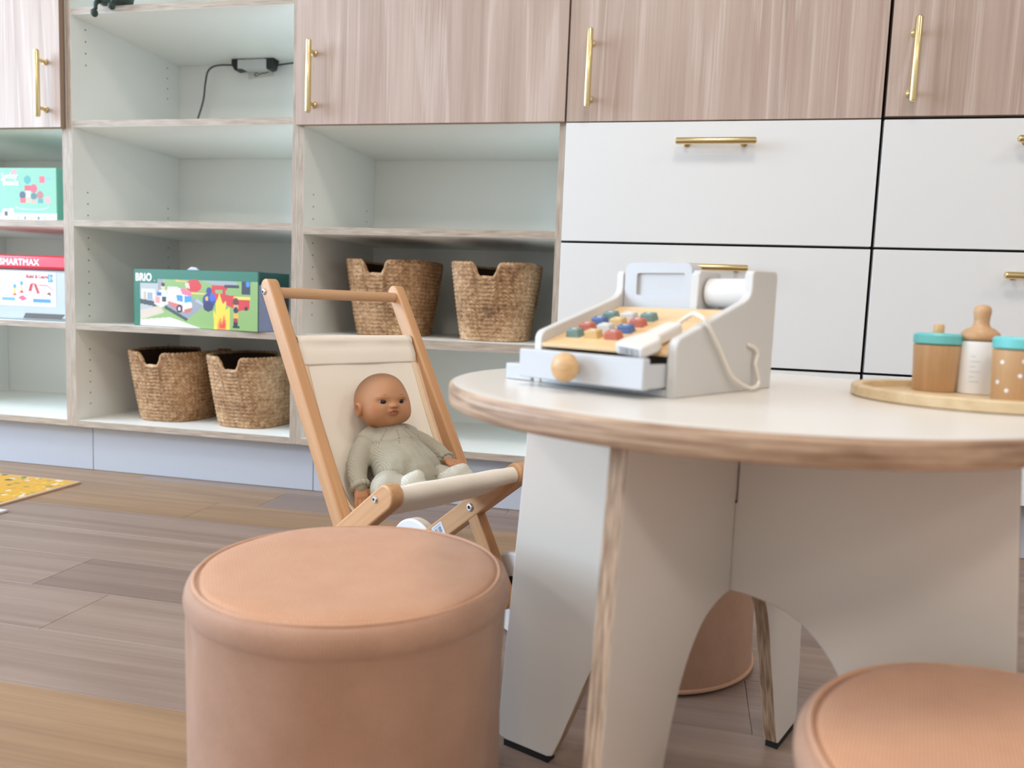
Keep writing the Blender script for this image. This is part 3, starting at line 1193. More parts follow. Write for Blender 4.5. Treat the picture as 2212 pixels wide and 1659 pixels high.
sh_pts = [(-0.0575, -0.019), (-0.020, -0.027), (-0.0165, -0.004), (-0.020, 0.006), (-0.0255, 0.012), (-0.0245, 0.052), (-0.028, 0.056),
          (-0.041, 0.056), (-0.0455, 0.052), (-0.0475, 0.016), (-0.052, 0.008), (-0.0585, -0.004)]
b = MB()
n = len(sh_pts)
for h0, sh in ((0.0018, 1.0), (0.0138, 1.0)):
    b.v += [tuple(onb(x, y, h0)) for x, y in sh_pts]
b.f = [tuple(reversed(range(n))), tuple(range(n, 2 * n))] + [(i, (i + 1) % n, n + (i + 1) % n, n + i) for i in range(n)]
b.m = [0] * len(b.f)
so = b.build('scanner_body', toy_cream, sc_, bevel=0.0024, seg=3)
a0, a1 = onb(-0.0575, -0.019, 0.0012), onb(-0.020, -0.027, 0.0012)
xd = (a1 - a0).normalized()
yd = (onb(-0.0575, -0.019, 0.0135) - a0).normalized()
pc = Pic(0.033, 0.0075, 66, 4, (235, 232, 230))
bx = 0.003
rb = random.Random(4)
while bx < 0.030:
    w_ = rb.choice([0.0005, 0.001, 0.0015])
    pc.rect(bx, bx + w_, 0.0002, 0.0073, (40, 42, 48))
    bx += w_ + rb.choice([0.0005, 0.001])
nrm = xd.cross(yd)
pc.build('barcode', sc_, frame(a0 + xd * 0.0025 + yd * 0.0022 + nrm * 0.0004, xd, yd))
cord = [(-0.034, 0.055, 0.0715), (-0.030, 0.062, 0.0775), (-0.020, 0.060, 0.083), (-0.009, 0.052, 0.0825), (0.002, 0.049, 0.0770), (0.0058, 0.0578, 0.0634),
        (0.0060, 0.0765, 0.046), (0.0065, 0.0998, 0.0215), (0.008, 0.1188, 0.0115), (0.010, 0.1400, 0.0045), (0.010, 0.1560, 0.0050), (0.007, 0.1676, 0.0100),
        (0.005, 0.1640, 0.0240), (0.0045, 0.1615, 0.030), (0.0045, 0.1650, 0.0416), (0.0035, 0.1590, 0.0480), (0.0018, 0.1469, 0.0515)]
MB().tube(catmull(cord, 7), 0.0023, 10).build('cord', cord_m, sc_, smooth=True)

# ------------------------------------------------------------------ tray with the wooden baby food set
TRC = (2.258, -1.258)
tr_ = thing('round_tray', 'round pale wooden tray with a raised rim on the right of the table', 'tray', (TRC[0], TRC[1], TZ), 0.3)
R_ = 0.117
MB().lathe([(R_ - 0.002, 0.0004), (R_, 0.002), (R_, 0.0115), (R_ - 0.002, 0.0132), (R_ - 0.009, 0.0132), (R_ - 0.0115, 0.012), (R_ - 0.013, 0.0050), (0.01, 0.0045)], 96
           ).build('tray_body', tray_wood, tr_, smooth=40)
JZ = TZ + 0.005


def jar(label, loc, r0, r1, h, knob, dots):
    j = thing('toy_jar', label, 'toy jar', loc, 0, 'wooden baby food set on the tray')
    MB().lathe([(r0 - 0.001, 0.0), (r0, 0.0012), (r1, h), (r1 - 0.002, h + 0.0005)], 48).build('jar_body', toy_wood, j, smooth=40)
    rl = r1 + 0.0006
    MB().lathe([(rl - 0.0015, h + 0.0012), (rl, h + 0.0025), (rl, h + 0.0115), (rl - 0.002, h + 0.0138), (0.002, h + 0.0142)], 48).build('lid', paint_teal, j, smooth=40)
    if knob:
        MB().lathe([(0.0058, h + 0.014), (0.0058, h + 0.0225), (0.0046, h + 0.0242), (0.002, h + 0.0246)], 20).build('straw', knob_wood, j, smooth=40)
    if dots:
        for a, z in ((-2.55, 0.041), (-1.75, 0.043), (-1.85, 0.028), (-2.30, 0.012), (-1.2, 0.034), (-0.9, 0.014), (-2.72, 0.020), (-1.4, 0.013)):
            rr = r0 + (r1 - r0) * z / h
            q = MB().lathe([(0.0021, 0), (0.0021, 0.0004)], 14, ax=0)
            d = q.build('dot', ink_white, j)
            d.location = (rr * math.cos(a), rr * math.sin(a), z)
            d.rotation_euler = (0, 0, a)
    return j


jar('wooden toy jar with turquoise lid and a wooden straw, leftmost on the round tray', (2.2415, -1.1935, JZ), 0.0228, 0.0252, 0.0530, True, False)
jar('wooden toy jar with white dots and turquoise lid, cut by the right photo edge', (2.2985, -1.2750, JZ), 0.0235, 0.0256, 0.0535, False, True)
bt = thing('toy_bottle', 'white wooden toy baby bottle with a wooden teat between the two jars', 'toy bottle', (2.2830, -1.2015, JZ))
bt.scale = (0.82, 0.82, 0.885)
MB().lathe([(0.0235, 0), (0.0245, 0.001), (0.0255, 0.064), (0.0245, 0.067), (0.018, 0.068)], 40).build('bottle_body', wheel_white, bt, smooth=40)
MB().lathe([(0.019, 0.0682), (0.0240, 0.0688), (0.0250, 0.0725), (0.0235, 0.0785), (0.0180, 0.0830), (0.0115, 0.0858), (0.0096, 0.0905), (0.0100, 0.0985), (0.0112, 0.1045),
            (0.0106, 0.1095), (0.0075, 0.1130), (0.003, 0.1142)], 40).build('teat', beech_v, bt, smooth=True)
b = MB()
for k, z in enumerate((0.016, 0.022, 0.0285, 0.035, 0.0415, 0.048)):
    L_ = 0.012 if k % 2 == 0 else 0.0065
    r_ = 0.02465 + 0.001 * z / 0.064 + 0.0001
    for i in range(6):
        a0_, a1_ = -2.25 + i * L_ / 0.025 / 6, -2.25 + (i + 1) * L_ / 0.025 / 6
        b.add([(r_ * math.cos(a0_), r_ * math.sin(a0_), z), (r_ * math.cos(a1_), r_ * math.sin(a1_), z), (r_ * math.cos(a1_), r_ * math.sin(a1_), z + 0.0006),
               (r_ * math.cos(a0_), r_ * math.sin(a0_), z + 0.0006)], [(0, 1, 2, 3)])
b.build('scale_marks', ink_teal, bt)

# ------------------------------------------------------------------ boxed toys
# train set box, turned a little
bang = math.atan2(-0.072, 0.491)
bx_ = thing('toy_set_box', 'long green toy set box with rescue vehicle picture on the shelf', 'toy box', (0.193, 0.057, 0.4925), bang)
BL, BDp, BHt = 0.494, 0.150, 0.183
MB().box(0, BL, 0, BDp, 0, BHt, 0, {'+x': 1, '+z': 2}).build('carton', [box_green, box_greyblue, box_black], bx_, bevel=0.0015)
pc = Pic(BL - 0.004, BHt - 0.003, 210, 78, (28, 108, 80))
x0, y0, x1, y1 = 0.025, 0.001, pc.w, 0.150
pc.rect(x0, x1, y0, y1, (138, 172, 96))
pc.rect(0.0, 0.098, 0.137, pc.h, (28, 108, 80))
pc.poly([(x0, 0.05), (x0, 0.136), (0.10, 0.136), (0.10, y1), (0.125, y1), (0.125, 0.10), (0.085, 0.06)], (176, 178, 178))
pc.poly([(0.10, y1), (0.125, y1), (0.118, 0.11), (0.10, 0.10)], (150, 148, 152))
pc.rect(0.030, 0.088, 0.085, 0.118, (214, 214, 210))
pc.rect(0.040, 0.052, 0.085, 0.108, (196, 176, 150))
pc.rect(0.056, 0.078, 0.085, 0.106, (150, 160, 172))
pc.poly([(x0, 0.085), (0.09, 0.078), (0.09, 0.062), (x0, 0.070)], (60, 62, 66))
pc.poly([(x0, 0.05), (0.11, 0.064), (0.125, 0.044), (x0, 0.018)], (206, 188, 170))
pc.poly([(x0, 0.018), (0.15, 0.030), (0.27, y0), (x0, y0)], (226, 214, 200))
pc.poly([(0.125, 0.058), (0.215, 0.020), (0.222, 0.028), (0.13, 0.068)], (60, 66, 66))
pc.poly([(0.13, 0.068), (0.222, 0.028), (0.285, 0.070), (0.265, 0.088), (0.20, 0.100)], (146, 148, 156))
pc.poly([(0.25, 0.084), (0.28, 0.072), (0.285, 0.076), (0.258, 0.092)], (178, 180, 186))
pc.poly([(0.085, 0.070), (0.085, 0.098), (0.115, 0.098), (0.14, 0.088), (0.14, 0.072), (0.115, 0.060)], (226, 208, 204))
pc.rect(0.088, 0.108, 0.074, 0.094, (214, 150, 144))
pc.ell(0.121, 0.125, 0.008, 0.010, (232, 196, 158))
pc.ell(0.121, 0.133, 0.008, 0.006, (38, 30, 28))
pc.rect(0.106, 0.136, 0.094, 0.116, (222, 232, 238))
pc.rect(0.096, 0.114, 0.098, 0.108, (42, 96, 156))
pc.rect(0.116, 0.132, 0.078, 0.094, (40, 48, 58))
pc.poly([(0.135, 0.090), (0.14, 0.128), (0.18, 0.126), (0.22, 0.112), (0.235, 0.100), (0.238, 0.062), (0.205, 0.050), (0.15, 0.070)], (226, 226, 230))
pc.poly([(0.19, 0.120), (0.205, 0.124), (0.238, 0.110), (0.236, 0.098), (0.20, 0.104)], (236, 110, 140))
pc.poly([(0.175, 0.102), (0.20, 0.100), (0.20, 0.080), (0.177, 0.084)], (74, 140, 190))
pc.poly([(0.207, 0.098), (0.236, 0.100), (0.236, 0.082), (0.207, 0.078)], (66, 150, 208))
pc.poly([(0.14, 0.082), (0.20, 0.070), (0.20, 0.048), (0.15, 0.066)], (206, 110, 106))
pc.poly([(0.205, 0.056), (0.238, 0.064), (0.236, 0.052), (0.21, 0.044)], (196, 104, 80))
pc.ell(0.187, 0.058, 0.012, 0.013, (24, 22, 24))
pc.ell(0.187, 0.058, 0.005, 0.006, (226, 226, 226))
pc.ell(0.245, 0.132, 0.030, 0.020, (206, 36, 34))
pc.poly([(0.21, 0.142), (0.225, 0.140), (0.230, 0.122), (0.212, 0.126)], (220, 196, 180))
pc.poly([(0.17, 0.150), (0.22, 0.146), (0.22, 0.142), (0.175, 0.144)], (216, 180, 90))
pc.poly([(0.236, 0.112), (0.29, 0.110), (0.29, 0.106), (0.236, 0.106)], (226, 196, 84))
pc.poly([(0.275, y1), (0.41, y1), (0.41, 0.132), (0.32, 0.138)], (160, 164, 166))
pc.rect(0.315, 0.375, 0.122, 0.136, (204, 42, 40))
pc.rect(0.316, 0.328, 0.090, 0.130, (200, 40, 40))
pc.rect(0.356, 0.368, 0.095, 0.130, (200, 40, 40))
pc.poly([(0.33, 0.112), (0.46, 0.100), (0.46, 0.066), (0.42, 0.060), (0.33, 0.090)], (206, 40, 38))
pc.poly([(0.40, 0.104), (0.462, 0.104), (0.462, 0.094), (0.40, 0.096)], (232, 206, 84))
pc.rect(0.365, 0.42, 0.130, 0.139, (40, 42, 48))
pc.rect(0.43, 0.462, 0.110, 0.150, (40, 40, 60))
pc.ell(0.453, 0.142, 0.008, 0.008, (70, 130, 210))
pc.rect(0.440, 0.452, 0.062, 0.074, (30, 28, 30))
pc.ell(0.305, 0.118, 0.011, 0.012, (46, 52, 130))
pc.ell(0.305, 0.088, 0.026, 0.022, (40, 54, 140))
pc.ell(0.302, 0.070, 0.020, 0.016, (30, 34, 84))
pc.ell(0.318, 0.098, 0.012, 0.012, (70, 90, 190))
pc.ell(0.296, 0.094, 0.006, 0.007, (222, 180, 60))
pc.poly([(0.325, y0), (0.322, 0.060), (0.333, 0.045), (0.330, 0.080), (0.345, 0.112), (0.358, 0.080), (0.372, 0.090), (0.368, 0.060), (0.384, 0.070), (0.384, y0)], (246, 206, 52))
pc.poly([(0.337, y0), (0.340, 0.022), (0.350, 0.040), (0.353, 0.025), (0.364, 0.048), (0.372, 0.022), (0.372, y0)], (240, 140, 40))
pc.poly([(0.344, 0.004), (0.349, 0.026), (0.355, 0.014), (0.364, 0.034), (0.370, 0.012), (0.364, 0.004)], (222, 64, 36))
pc.ell(0.408, 0.086, 0.011, 0.014, (110, 30, 28))
pc.rect(0.398, 0.418, 0.060, 0.078, (214, 160, 110))
pc.ell(0.408, 0.062, 0.009, 0.010, (40, 30, 26))
pc.rect(0.399, 0.417, 0.034, 0.052, (222, 170, 60))
pc.rect(0.400, 0.416, 0.026, 0.036, (168, 34, 30))
pc.rect(0.400, 0.416, 0.012, 0.026, (26, 24, 26))
pc.rect(0.396, 0.422, 0.008, 0.014, (20, 20, 22))
po = pc.build('printed_front', bx_, frame(Vector((0.002, -0.0006, 0.0015)), (1, 0, 0), (0, 0, 1)))
lettering('lettering', 'BRIO', 0.0335, ink_white, po, (0.0065, 0.1435, 0.0005), (0, 0, 0), bold=0.0015, xscale=0.88)
lettering('lettering', '.', 0.03, ink_white, po, (0.083, 0.143, 0.0005), (0, 0, 0))
ps = Pic(0.147, 0.180, 42, 51, (10, 72, 58))
ps.rect(0, 0.147, 0.0, 0.140, (150, 158, 188))
ps.rect(0.088, 0.147, 0.0, 0.140, (70, 68, 78))
ps.rect(0.105, 0.122, 0.02, 0.11, (160, 60, 64))
ps.rect(0.092, 0.104, 0.09, 0.13, (70, 130, 190))
ps.build('printed_side', bx_, frame(Vector((BL + 0.0006, 0.0015, 0.0015)), (0, 1, 0), (0, 0, 1)))
MB().prism([(0.215, BHt), (0.262, BHt), (0.250, BHt + 0.008), (0.232, BHt + 0.010)], 1, 0.004, 0.010).build('hang_tab', plain('tab_lilac', lin(196, 196, 220), 0.5), bx_)

# mint bead box
mb = thing('bead_box', 'mint green bead toy box on the upper shelf at the left edge', 'toy box', (-0.440, 0.06, 0.8205), 0.0)
ML, MH = 0.344, 0.175
MB().box(0, ML, 0, 0.20, 0, MH, 0, {'+x': 1}).build('carton', [mint, mint_dark], mb, bevel=0.002)
pc = Pic(ML - 0.004, MH - 0.004, 170, 86, (124, 182, 150))
pc.rect(0, pc.w, 0, 0.024, (226, 232, 226))
ox = pc.w - 0.194   # picture offsets measured from the left photo edge
pc.poly([(ox + 0.012, 0.150), (ox + 0.03, 0.168), (ox + 0.044, 0.166), (ox + 0.03, 0.150)], (232, 140, 140))
pc.rect(ox + 0.128, ox + 0.150, 0.124, 0.145, (226, 84, 96))
pc.rect(ox + 0.150, ox + 0.172, 0.132, 0.141, (120, 172, 180))
pc.ell(ox + 0.082, 0.133, 0.0135, 0.0135, (54, 150, 140))
pc.rect(ox + 0.070, ox + 0.094, 0.098, 0.116, (206, 52, 66))
pc.ell(ox + 0.106, 0.105, 0.014, 0.014, (214, 62, 82))
pc.ell(ox + 0.062, 0.083, 0.0125, 0.0125, (56, 56, 84))
pc.rect(ox + 0.052, ox + 0.074, 0.058, 0.073, (214, 70, 76))
pc.rect(ox + 0.076, ox + 0.092, 0.078, 0.097, (206, 224, 218))
pc.rect(ox + 0.076, ox + 0.092, 0.060, 0.078, (222, 160, 136))
pc.ell(ox + 0.106, 0.080, 0.013, 0.011, (60, 110, 104))
pc.rect(ox + 0.096, ox + 0.116, 0.058, 0.070, (222, 150, 136))
pc.ell(ox + 0.131, 0.084, 0.0125, 0.013, (172, 96, 92))
pc.rect(ox + 0.122, ox + 0.142, 0.058, 0.072, (66, 140, 128))
pc.ell(ox + 0.160, 0.067, 0.012, 0.012, (214, 150, 150))
for i in range(60):
    a = PI + PI * i / 59
    pc.ell(ox + 0.098 + 0.064 * math.cos(a), 0.046 + 0.010 * math.sin(a), 0.0016, 0.0016, (196, 226, 206))
pc.poly([(ox - 0.02, 0.005), (ox + 0.027, 0.007), (ox + 0.023, 0.040), (ox - 0.02, 0.036)], (238, 238, 234))
pc.rect(ox - 0.012, ox + 0.003, 0.014, 0.030, (50, 56, 58))
for i, c_ in enumerate(((150, 190, 176), (70, 100, 170), (222, 190, 90), (80, 110, 176), (150, 200, 180))):
    pc.rect(ox + 0.040 + i * 0.026, ox + 0.049 + i * 0.026, 0.004, 0.014, c_)
po = pc.build('printed_front', mb, frame(Vector((0.002, -0.0006, 0.002)), (1, 0, 0), (0, 0, 1)))
lettering('lettering', 'Junior', 0.0265, ink_white, po, (ox - 0.020, 0.137, 0.0005), (0, 0, 0), bold=0.0007)
lettering('lettering', 'Beads', 0.0265, ink_white, po, (ox - 0.016, 0.1155, 0.0005), (0, 0, 0), bold=0.0007)

# red lidded tub
tbx = thing('toy_tub', 'clear plastic toy tub with a red lid on the shelf under the bead box', 'toy tub', (-0.420, 0.05, 0.4915), 0.0)
lid = MB().box(0, 0.392, 0, 0.24, 0.1715, 0.2165).build('lid', lid_red, tbx, bevel=0.008, seg=4)
lettering('lettering', 'SMARTMAX', 0.0290, ink_white, lid, (0.258, -0.0006, 0.1835), (PI / 2, 0, 0), bold=0.0010, align='RIGHT', xscale=1.0)
MB().prism([(0.014, 0.0), (0.376, 0.0), (0.388, 0.171), (0.004, 0.171)], 1, 0.012, 0.225).build('tub_body', frost, tbx, bevel=0.010, seg=3)
MB().prism([(0.19, 0.0235), (0.345, 0.0235), (0.330, 0.0100), (0.365, 0.0055), (0.18, 0.0055)], 1, 0.0105, 0.0125).build('grip_recess', plain('grip_dark', lin(90, 84, 80), 0.5), tbx)
pc = Pic(0.225, 0.113, 130, 64, (236, 236, 240))
ox = 0.225 - 0.176
pc.poly([(ox + 0.045, 0.090), (ox + 0.052, 0.090), (ox + 0.052, 0.0935), (ox + 0.045, 0.0935)], (236, 236, 240))
pc.rect(ox + 0.145, ox + 0.166, 0.082, 0.108, (98, 158, 222))
for cx_, hh in ((0.012, 0.075), (0.040, 0.085)):
    pc.poly([(ox + cx_ - 0.010, hh - 0.042), (ox + cx_ + 0.010, hh - 0.042), (ox + cx_, hh - 0.030)], (206, 60, 70))
    pc.rect(ox + cx_ - 0.005, ox + cx_ + 0.005, hh - 0.034, hh - 0.014, (230, 196, 96))
    pc.rect(ox + cx_ - 0.006, ox + cx_ + 0.006, hh - 0.016, hh - 0.004, (96, 150, 210))
    pc.rect(ox + cx_ - 0.001, ox + cx_ + 0.001, hh - 0.004, hh + 0.006, (70, 80, 90))
pc.poly([(ox + 0.024, 0.027), (ox + 0.042, 0.016), (ox + 0.062, 0.024), (ox + 0.044, 0.036)], (230, 96, 120))
pc.poly([(ox + 0.066, 0.050), (ox + 0.074, 0.074), (ox + 0.088, 0.078), (ox + 0.080, 0.050)], (196, 44, 56))
pc.poly([(ox + 0.086, 0.078), (ox + 0.100, 0.074), (ox + 0.112, 0.044), (ox + 0.102, 0.040)], (196, 60, 70))
pc.poly([(ox + 0.110, 0.072), (ox + 0.140, 0.072), (ox + 0.168, 0.056), (ox + 0.168, 0.053), (ox + 0.140, 0.068), (ox + 0.110, 0.069)], (200, 70, 76))
for i in range(3):
    for j in range(3):
        pc.ell(ox + 0.114 + i * 0.009, 0.060 - j * 0.009, 0.002, 0.002, (196, 90, 96))
pc.poly([(ox + 0.138, 0.042), (ox + 0.158, 0.036), (ox + 0.152, 0.050)], (120, 60, 60))
pc.rect(ox + 0.084, ox + 0.156, 0.012, 0.024, (84, 146, 216))
pc.rect(ox - 0.04, ox + 0.014, 0.016, 0.027, (110, 166, 224))
po = pc.build('printed_label', tbx, frame(Vector((0.312 - 0.225, 0.0112, 0.0475)), (1, 0, 0), (0, 0, 1)))
lettering('lettering', 'Build & Learn', 0.0165, ink_red, po, (ox + 0.058, 0.0935, 0.0004), (0, 0, 0), bold=0.0004, xscale=0.93)
lettering('lettering', '1+', 0.020, ink_white, po, (ox + 0.148, 0.088, 0.0004), (0, 0, 0), bold=0.0004)

# ------------------------------------------------------------------ things in the open cabinet's top bay
dv = thing('cable_clip', 'black cable clip holding a pale power box under the shelf', 'cable clip', (0.368, 0.49, 1.453))
for x0, x1 in ((-0.085, -0.030), (0.045, 0.085)):
    MB().prism([(x0, -0.001), (x1, -0.001), (x1 - 0.006, -0.022), (x1 - 0.010, -0.036), (x0 + 0.012, -0.040), (x0, -0.020)], 1, -0.02, 0.02).build('clip', black_plastic, dv, bevel=0.002)
MB().box(-0.060, 0.055, -0.022, 0.024, -0.036, -0.003).build('power_box', grey_box, dv, bevel=0.003)
pc = Pic(0.105, 0.026, 52, 13, (226, 224, 214))
pc.ell(0.034, 0.013, 0.010, 0.007, (96, 100, 96))
pc.ell(0.036, 0.013, 0.007, 0.004, (226, 224, 214))
pc.poly([(0.04, 0.010), (0.085, 0.014), (0.085, 0.018), (0.04, 0.014)], (110, 112, 108))
sticker = thing('wall_sticker', 'small white sticker with a grey scribble on the cabinet back', 'sticker', (0.312, 0.5375, 1.399), 0)
pc.build('sticker_face', sticker, frame(Vector((0, 0, 0)), (1, 0, 0.10), (-0.10, 0, 1)))
cb = [(0.775, 0.50, 1.440), (0.60, 0.50, 1.444), (0.50, 0.505, 1.442), (0.40, 0.513, 1.436), (0.30, 0.507, 1.440), (0.215, 0.50, 1.441), (0.172, 0.50, 1.425), (0.158, 0.50, 1.380),
      (0.150, 0.50, 1.320), (0.128, 0.50, 1.255), (0.105, 0.50, 1.200), (0.092, 0.50, 1.150), (0.100, 0.50, 1.1345), (0.13, 0.50, 1.1345)]
tag(MB().tube(catmull(cb, 6), 0.0032, 8).build('power_cable', grey_cable, smooth=True), 'thin grey power cable hanging down the back of the open cabinet', 'cable')

fg = thing('shelf_toy', 'dark green toy with dangling feet at the top edge of the photo', 'toy', (0.172, 0.012, 1.4735))
MB().lathe([(0.030, 0.0), (0.048, 0.006), (0.053, 0.03), (0.050, 0.07), (0.035, 0.10), (0.012, 0.112)], 28).build('body', green_toy, fg, smooth=True)
b = MB()
b.v = []
for s_, p_ in ((-1, [(-0.030, -0.030, 0.012), (-0.031, -0.046, -0.004), (-0.032, -0.047, -0.022)]), (1, [(0.026, -0.030, 0.012), (0.027, -0.043, 0.004), (0.027, -0.045, -0.004)])):
    o = MB().tube(catmull(p_, 5), [0.0085 - 0.0035 * i / 10 for i in range(11)], 10).build('leg', green_toy, fg, smooth=True)
    e = p_[-1]
    MB().sphere((e[0] - 0.001, e[1] - 0.004, e[2] - 0.012), (0.0098, 0.012, 0.0125 if s_ < 0 else 0.011), 0, 18, 10).build('foot', green_toy, o, smooth=True)
    MB().sphere((e[0], e[1], e[2] + 0.004), 0.0062, 0, 12, 8).build('ankle', green_toy, o, smooth=True)

# ------------------------------------------------------------------ puzzle boards on the floor
pz = thing('puzzle_board', 'flat yellow and green picture puzzle board lying on the floor by the plinth', 'puzzle', (-0.30, -0.440, 0.0003), 0.0, 'puzzle boards on the floor')
PWd, PHt = 0.440, 0.316
MB().box(0, PWd, 0, PHt, 0, 0.006).build('board', puzzle_edge, pz, bevel=0.0008, seg=1)
pc = Pic(PWd - 0.016, PHt - 0.012, 150, 100, (226, 168, 44))
rp = random.Random(3)
for i in range(240):
    x_, y_ = rp.uniform(0, pc.w), rp.uniform(0, pc.h)
    c_ = rp.choice([(232, 178, 40), (240, 196, 60), (214, 150, 40), (246, 214, 170), (244, 224, 210), (200, 170, 50), (150, 150, 50)])
    if x_ < 0.30 and rp.random() < 0.55:
        c_ = rp.choice([(30, 70, 50), (40, 84, 58), (24, 56, 46), (230, 240, 240), (120, 140, 60)])
    pc.ell(x_, y_, rp.uniform(0.004, 0.014), rp.uniform(0.003, 0.010), c_)
pc.build('printed_top', pz, frame(Vector((0.006, 0.006, 0.0064)), (1, 0, 0), (0, 1, 0)))
pz2 = thing('puzzle_board', 'pale puzzle board of which one corner shows at the left photo edge', 'puzzle', (-0.20, -0.775, 0.0003), 0.0, 'puzzle boards on the floor')
MB().box(0, 0.405, 0, 0.315, 0, 0.006).build('board', plain('puzzle_pale', lin(226, 220, 214), 0.5), pz2, bevel=0.0008, seg=1)

# ------------------------------------------------------------------ doll stroller (local x forward, y left of forward, z up)
ST = Vector((1.6051, -0.9666, 0))
STA = -0.5483
HALF, BT, SB = 0.1302, 0.0226, 0.1294
st = thing('doll_stroller', 'beech doll stroller with cream canvas sling seat and white wooden wheels', 'doll stroller', ST, STA)
WR = 0.077
H_, L_ = Vector((-0.3561, 0.6109)), Vector((-0.0190, WR))
F_, R_e = Vector((-0.0019, 0.3067)), Vector((-0.3078, WR))


def bar_outline(a, b, w, e0, e1):
    d = (b - a).normalized()
    n_ = Vector((-d.y, d.x))
    out = []
    a2, b2 = a - d * (e0 - w / 2), b + d * (e1 - w / 2)
    for i in range(9):
        t_ = PI / 2 + PI * i / 8
        out.append(a2 + (d * math.cos(t_) + n_ * math.sin(t_)) * w / 2)
    for i in range(9):
        t_ = -PI / 2 + PI * i / 8
        out.append(b2 + (d * math.cos(t_) + n_ * math.sin(t_)) * w / 2)
    return [(p.x, p.y) for p in out]


def bar(name, a, b, w, y0, y1, e0=0.024, e1=0.02):
    d = (b - a).normalized()
    an = math.atan2(d.y, d.x)
    # build along local x so that the grain follows the bar
    L = (b - a).length
    pts = bar_outline(Vector((0, 0)), Vector((L, 0)), w, e0, e1)
    o = MB().prism(pts, 1, -(y1 - y0) / 2, (y1 - y0) / 2).build(name, beech, st, bevel=0.0032, seg=3)
    o.location = (a.x, (y0 + y1) / 2, a.y)
    o.rotation_euler = (0, -an, 0)
    return o


for s in (-1, 1):
    y0, y1 = sorted((s * HALF, s * (HALF + BT)))
    bar('push_bar', H_, L_, 0.0305, y0, y1, 0.026, 0.022)
    # seat bar lap-jointed with the push bar, a hair proud on both faces
    y0, y1 = sorted((s * (HALF + BT + 0.0008), s * SB))
    bar('seat_bar', F_, R_e, 0.039, y0, y1, 0.024, 0.024)


def dowel(name, u, z, r, y0, y1, m_):
    MB().lathe([(r * 0.9, y0), (r, y0 + 0.001), (r, y1 - 0.001), (r * 0.9, y1)], 24, ax=1, center=(z, u)).build(name, m_, st, smooth=40)


dowel('push_handle', H_.x, H_.y, 0.0098, -HALF, HALF, beech_v)
BQ = Vector((-0.3014, 0.5249))
dowel('sling_rod', BQ.x, BQ.y, 0.0095, -HALF, HALF, beech_v)
dowel('front_rod', F_.x, F_.y, 0.0125, -SB, SB, beech_v)
dowel('axle', L_.x, L_.y, 0.0055, -0.205, 0.205, steel)
dowel('axle', R_e.x, R_e.y, 0.0055, -0.182, 0.182, steel)


def wheel(u, yc):
    w_ = 0.013
    b = MB()
    pr = [(0.036, yc - w_ + 0.002), (WR - 0.004, yc - w_), (WR, yc - w_ + 0.004), (WR, yc + w_ - 0.004), (WR - 0.004, yc + w_), (0.036, yc + w_ - 0.002)]
    o = MB().lathe(pr, 56, [0, 0, 1, 0, 0], ax=1, center=(WR, u)).build('wheel', [wheel_white, wheel_cream], st, smooth=40)
    MB().lathe([(0.031, yc - w_ - 0.0006), (0.033, yc - w_ + 0.002), (0.033, yc + w_ - 0.002), (0.031, yc + w_ + 0.0006)], 36, ax=1, center=(WR, u)).build('hub', black_plastic, o, smooth=40)


for s in (-1, 1):
    wheel(L_.x, s * (HALF + BT + 0.020))
    wheel(R_e.x, s * (HALF + BT + 0.017))


def bolt(u, z, y, s, r=0.0058, socket=True):
    b = MB().lathe([(r, y), (r, y + s * 0.0012), (r * 0.8, y + s * 0.0030), (r * 0.45, y + s * 0.0034)] if s > 0 else
                   [(r, y), (r, y + s * 0.0012), (r * 0.8, y + s * 0.0030), (r * 0.45, y + s * 0.0034)][::-1], 18, ax=1, center=(z, u))
    o = b.build('bolt', steel, st, smooth=30)
    if socket:
        MB().lathe([(r * 0.42, y + s * 0.0033), (r * 0.42, y + s * 0.0037)] if s > 0 else [(r * 0.42, y + s * 0.0037), (r * 0.42, y + s * 0.0033)], 6, ax=1, center=(z, u)
                   ).build('socket', hole_m, o)


for s in (-1, 1):
    bolt(H_.x - 0.006, H_.y + 0.001, s * (HALF + BT), s)
    bolt(F_.x - 0.018, F_.y - 0.004, s * (HALF + BT + 0.0008), s)
CP = F_ + (R_e - F_) * 0.348
for s in (-1, 1):
    bolt(CP.x, CP.y, s * SB, -s, 0.0085)
# label sticker on the inner face of the far seat bar
d_ = (R_e - F_).normalized()
sp_ = F_ + (R_e - F_) * 0.632
pc = Pic(0.034, 0.026, 68, 26, (226, 230, 238))
rb = random.Random(8)
bx = 0.007
while bx < 0.028:
    w_ = rb.choice([0.0005, 0.001])
    if not 0.0155 < bx < 0.018:
        pc.rect(bx, bx + w_, 0.007, 0.0185, (70, 74, 92))
    bx += w_ + 0.0005
pc.rect(0.004, 0.030, 0.0215, 0.0225, (170, 174, 190))
pc.rect(0.006, 0.024, 0.0035, 0.0045, (170, 174, 190))
xdir = Vector((-d_.x, 0, -d_.y))
ydir = Vector((d_.y, 0, -d_.x)) * 1.0
# face must look to +y (towards the viewer's left of the stroller): x cross y = +y or -y
zc = xdir.cross(ydir)
if zc.y > 0:
    pass
far = 1
lab_y = far * SB - far * 0.0004
xdir = Vector((-d_.x, 0, -d_.y))
ydir = Vector((d_.y, 0, -d_.x))
if xdir.cross(ydir).y > 0:
    ydir = -ydir
org = Vector((sp_.x, lab_y, sp_.y)) - xdir * 0.017 - ydir * 0.013
pc.build('barcode_label', st, frame(org, xdir, ydir))

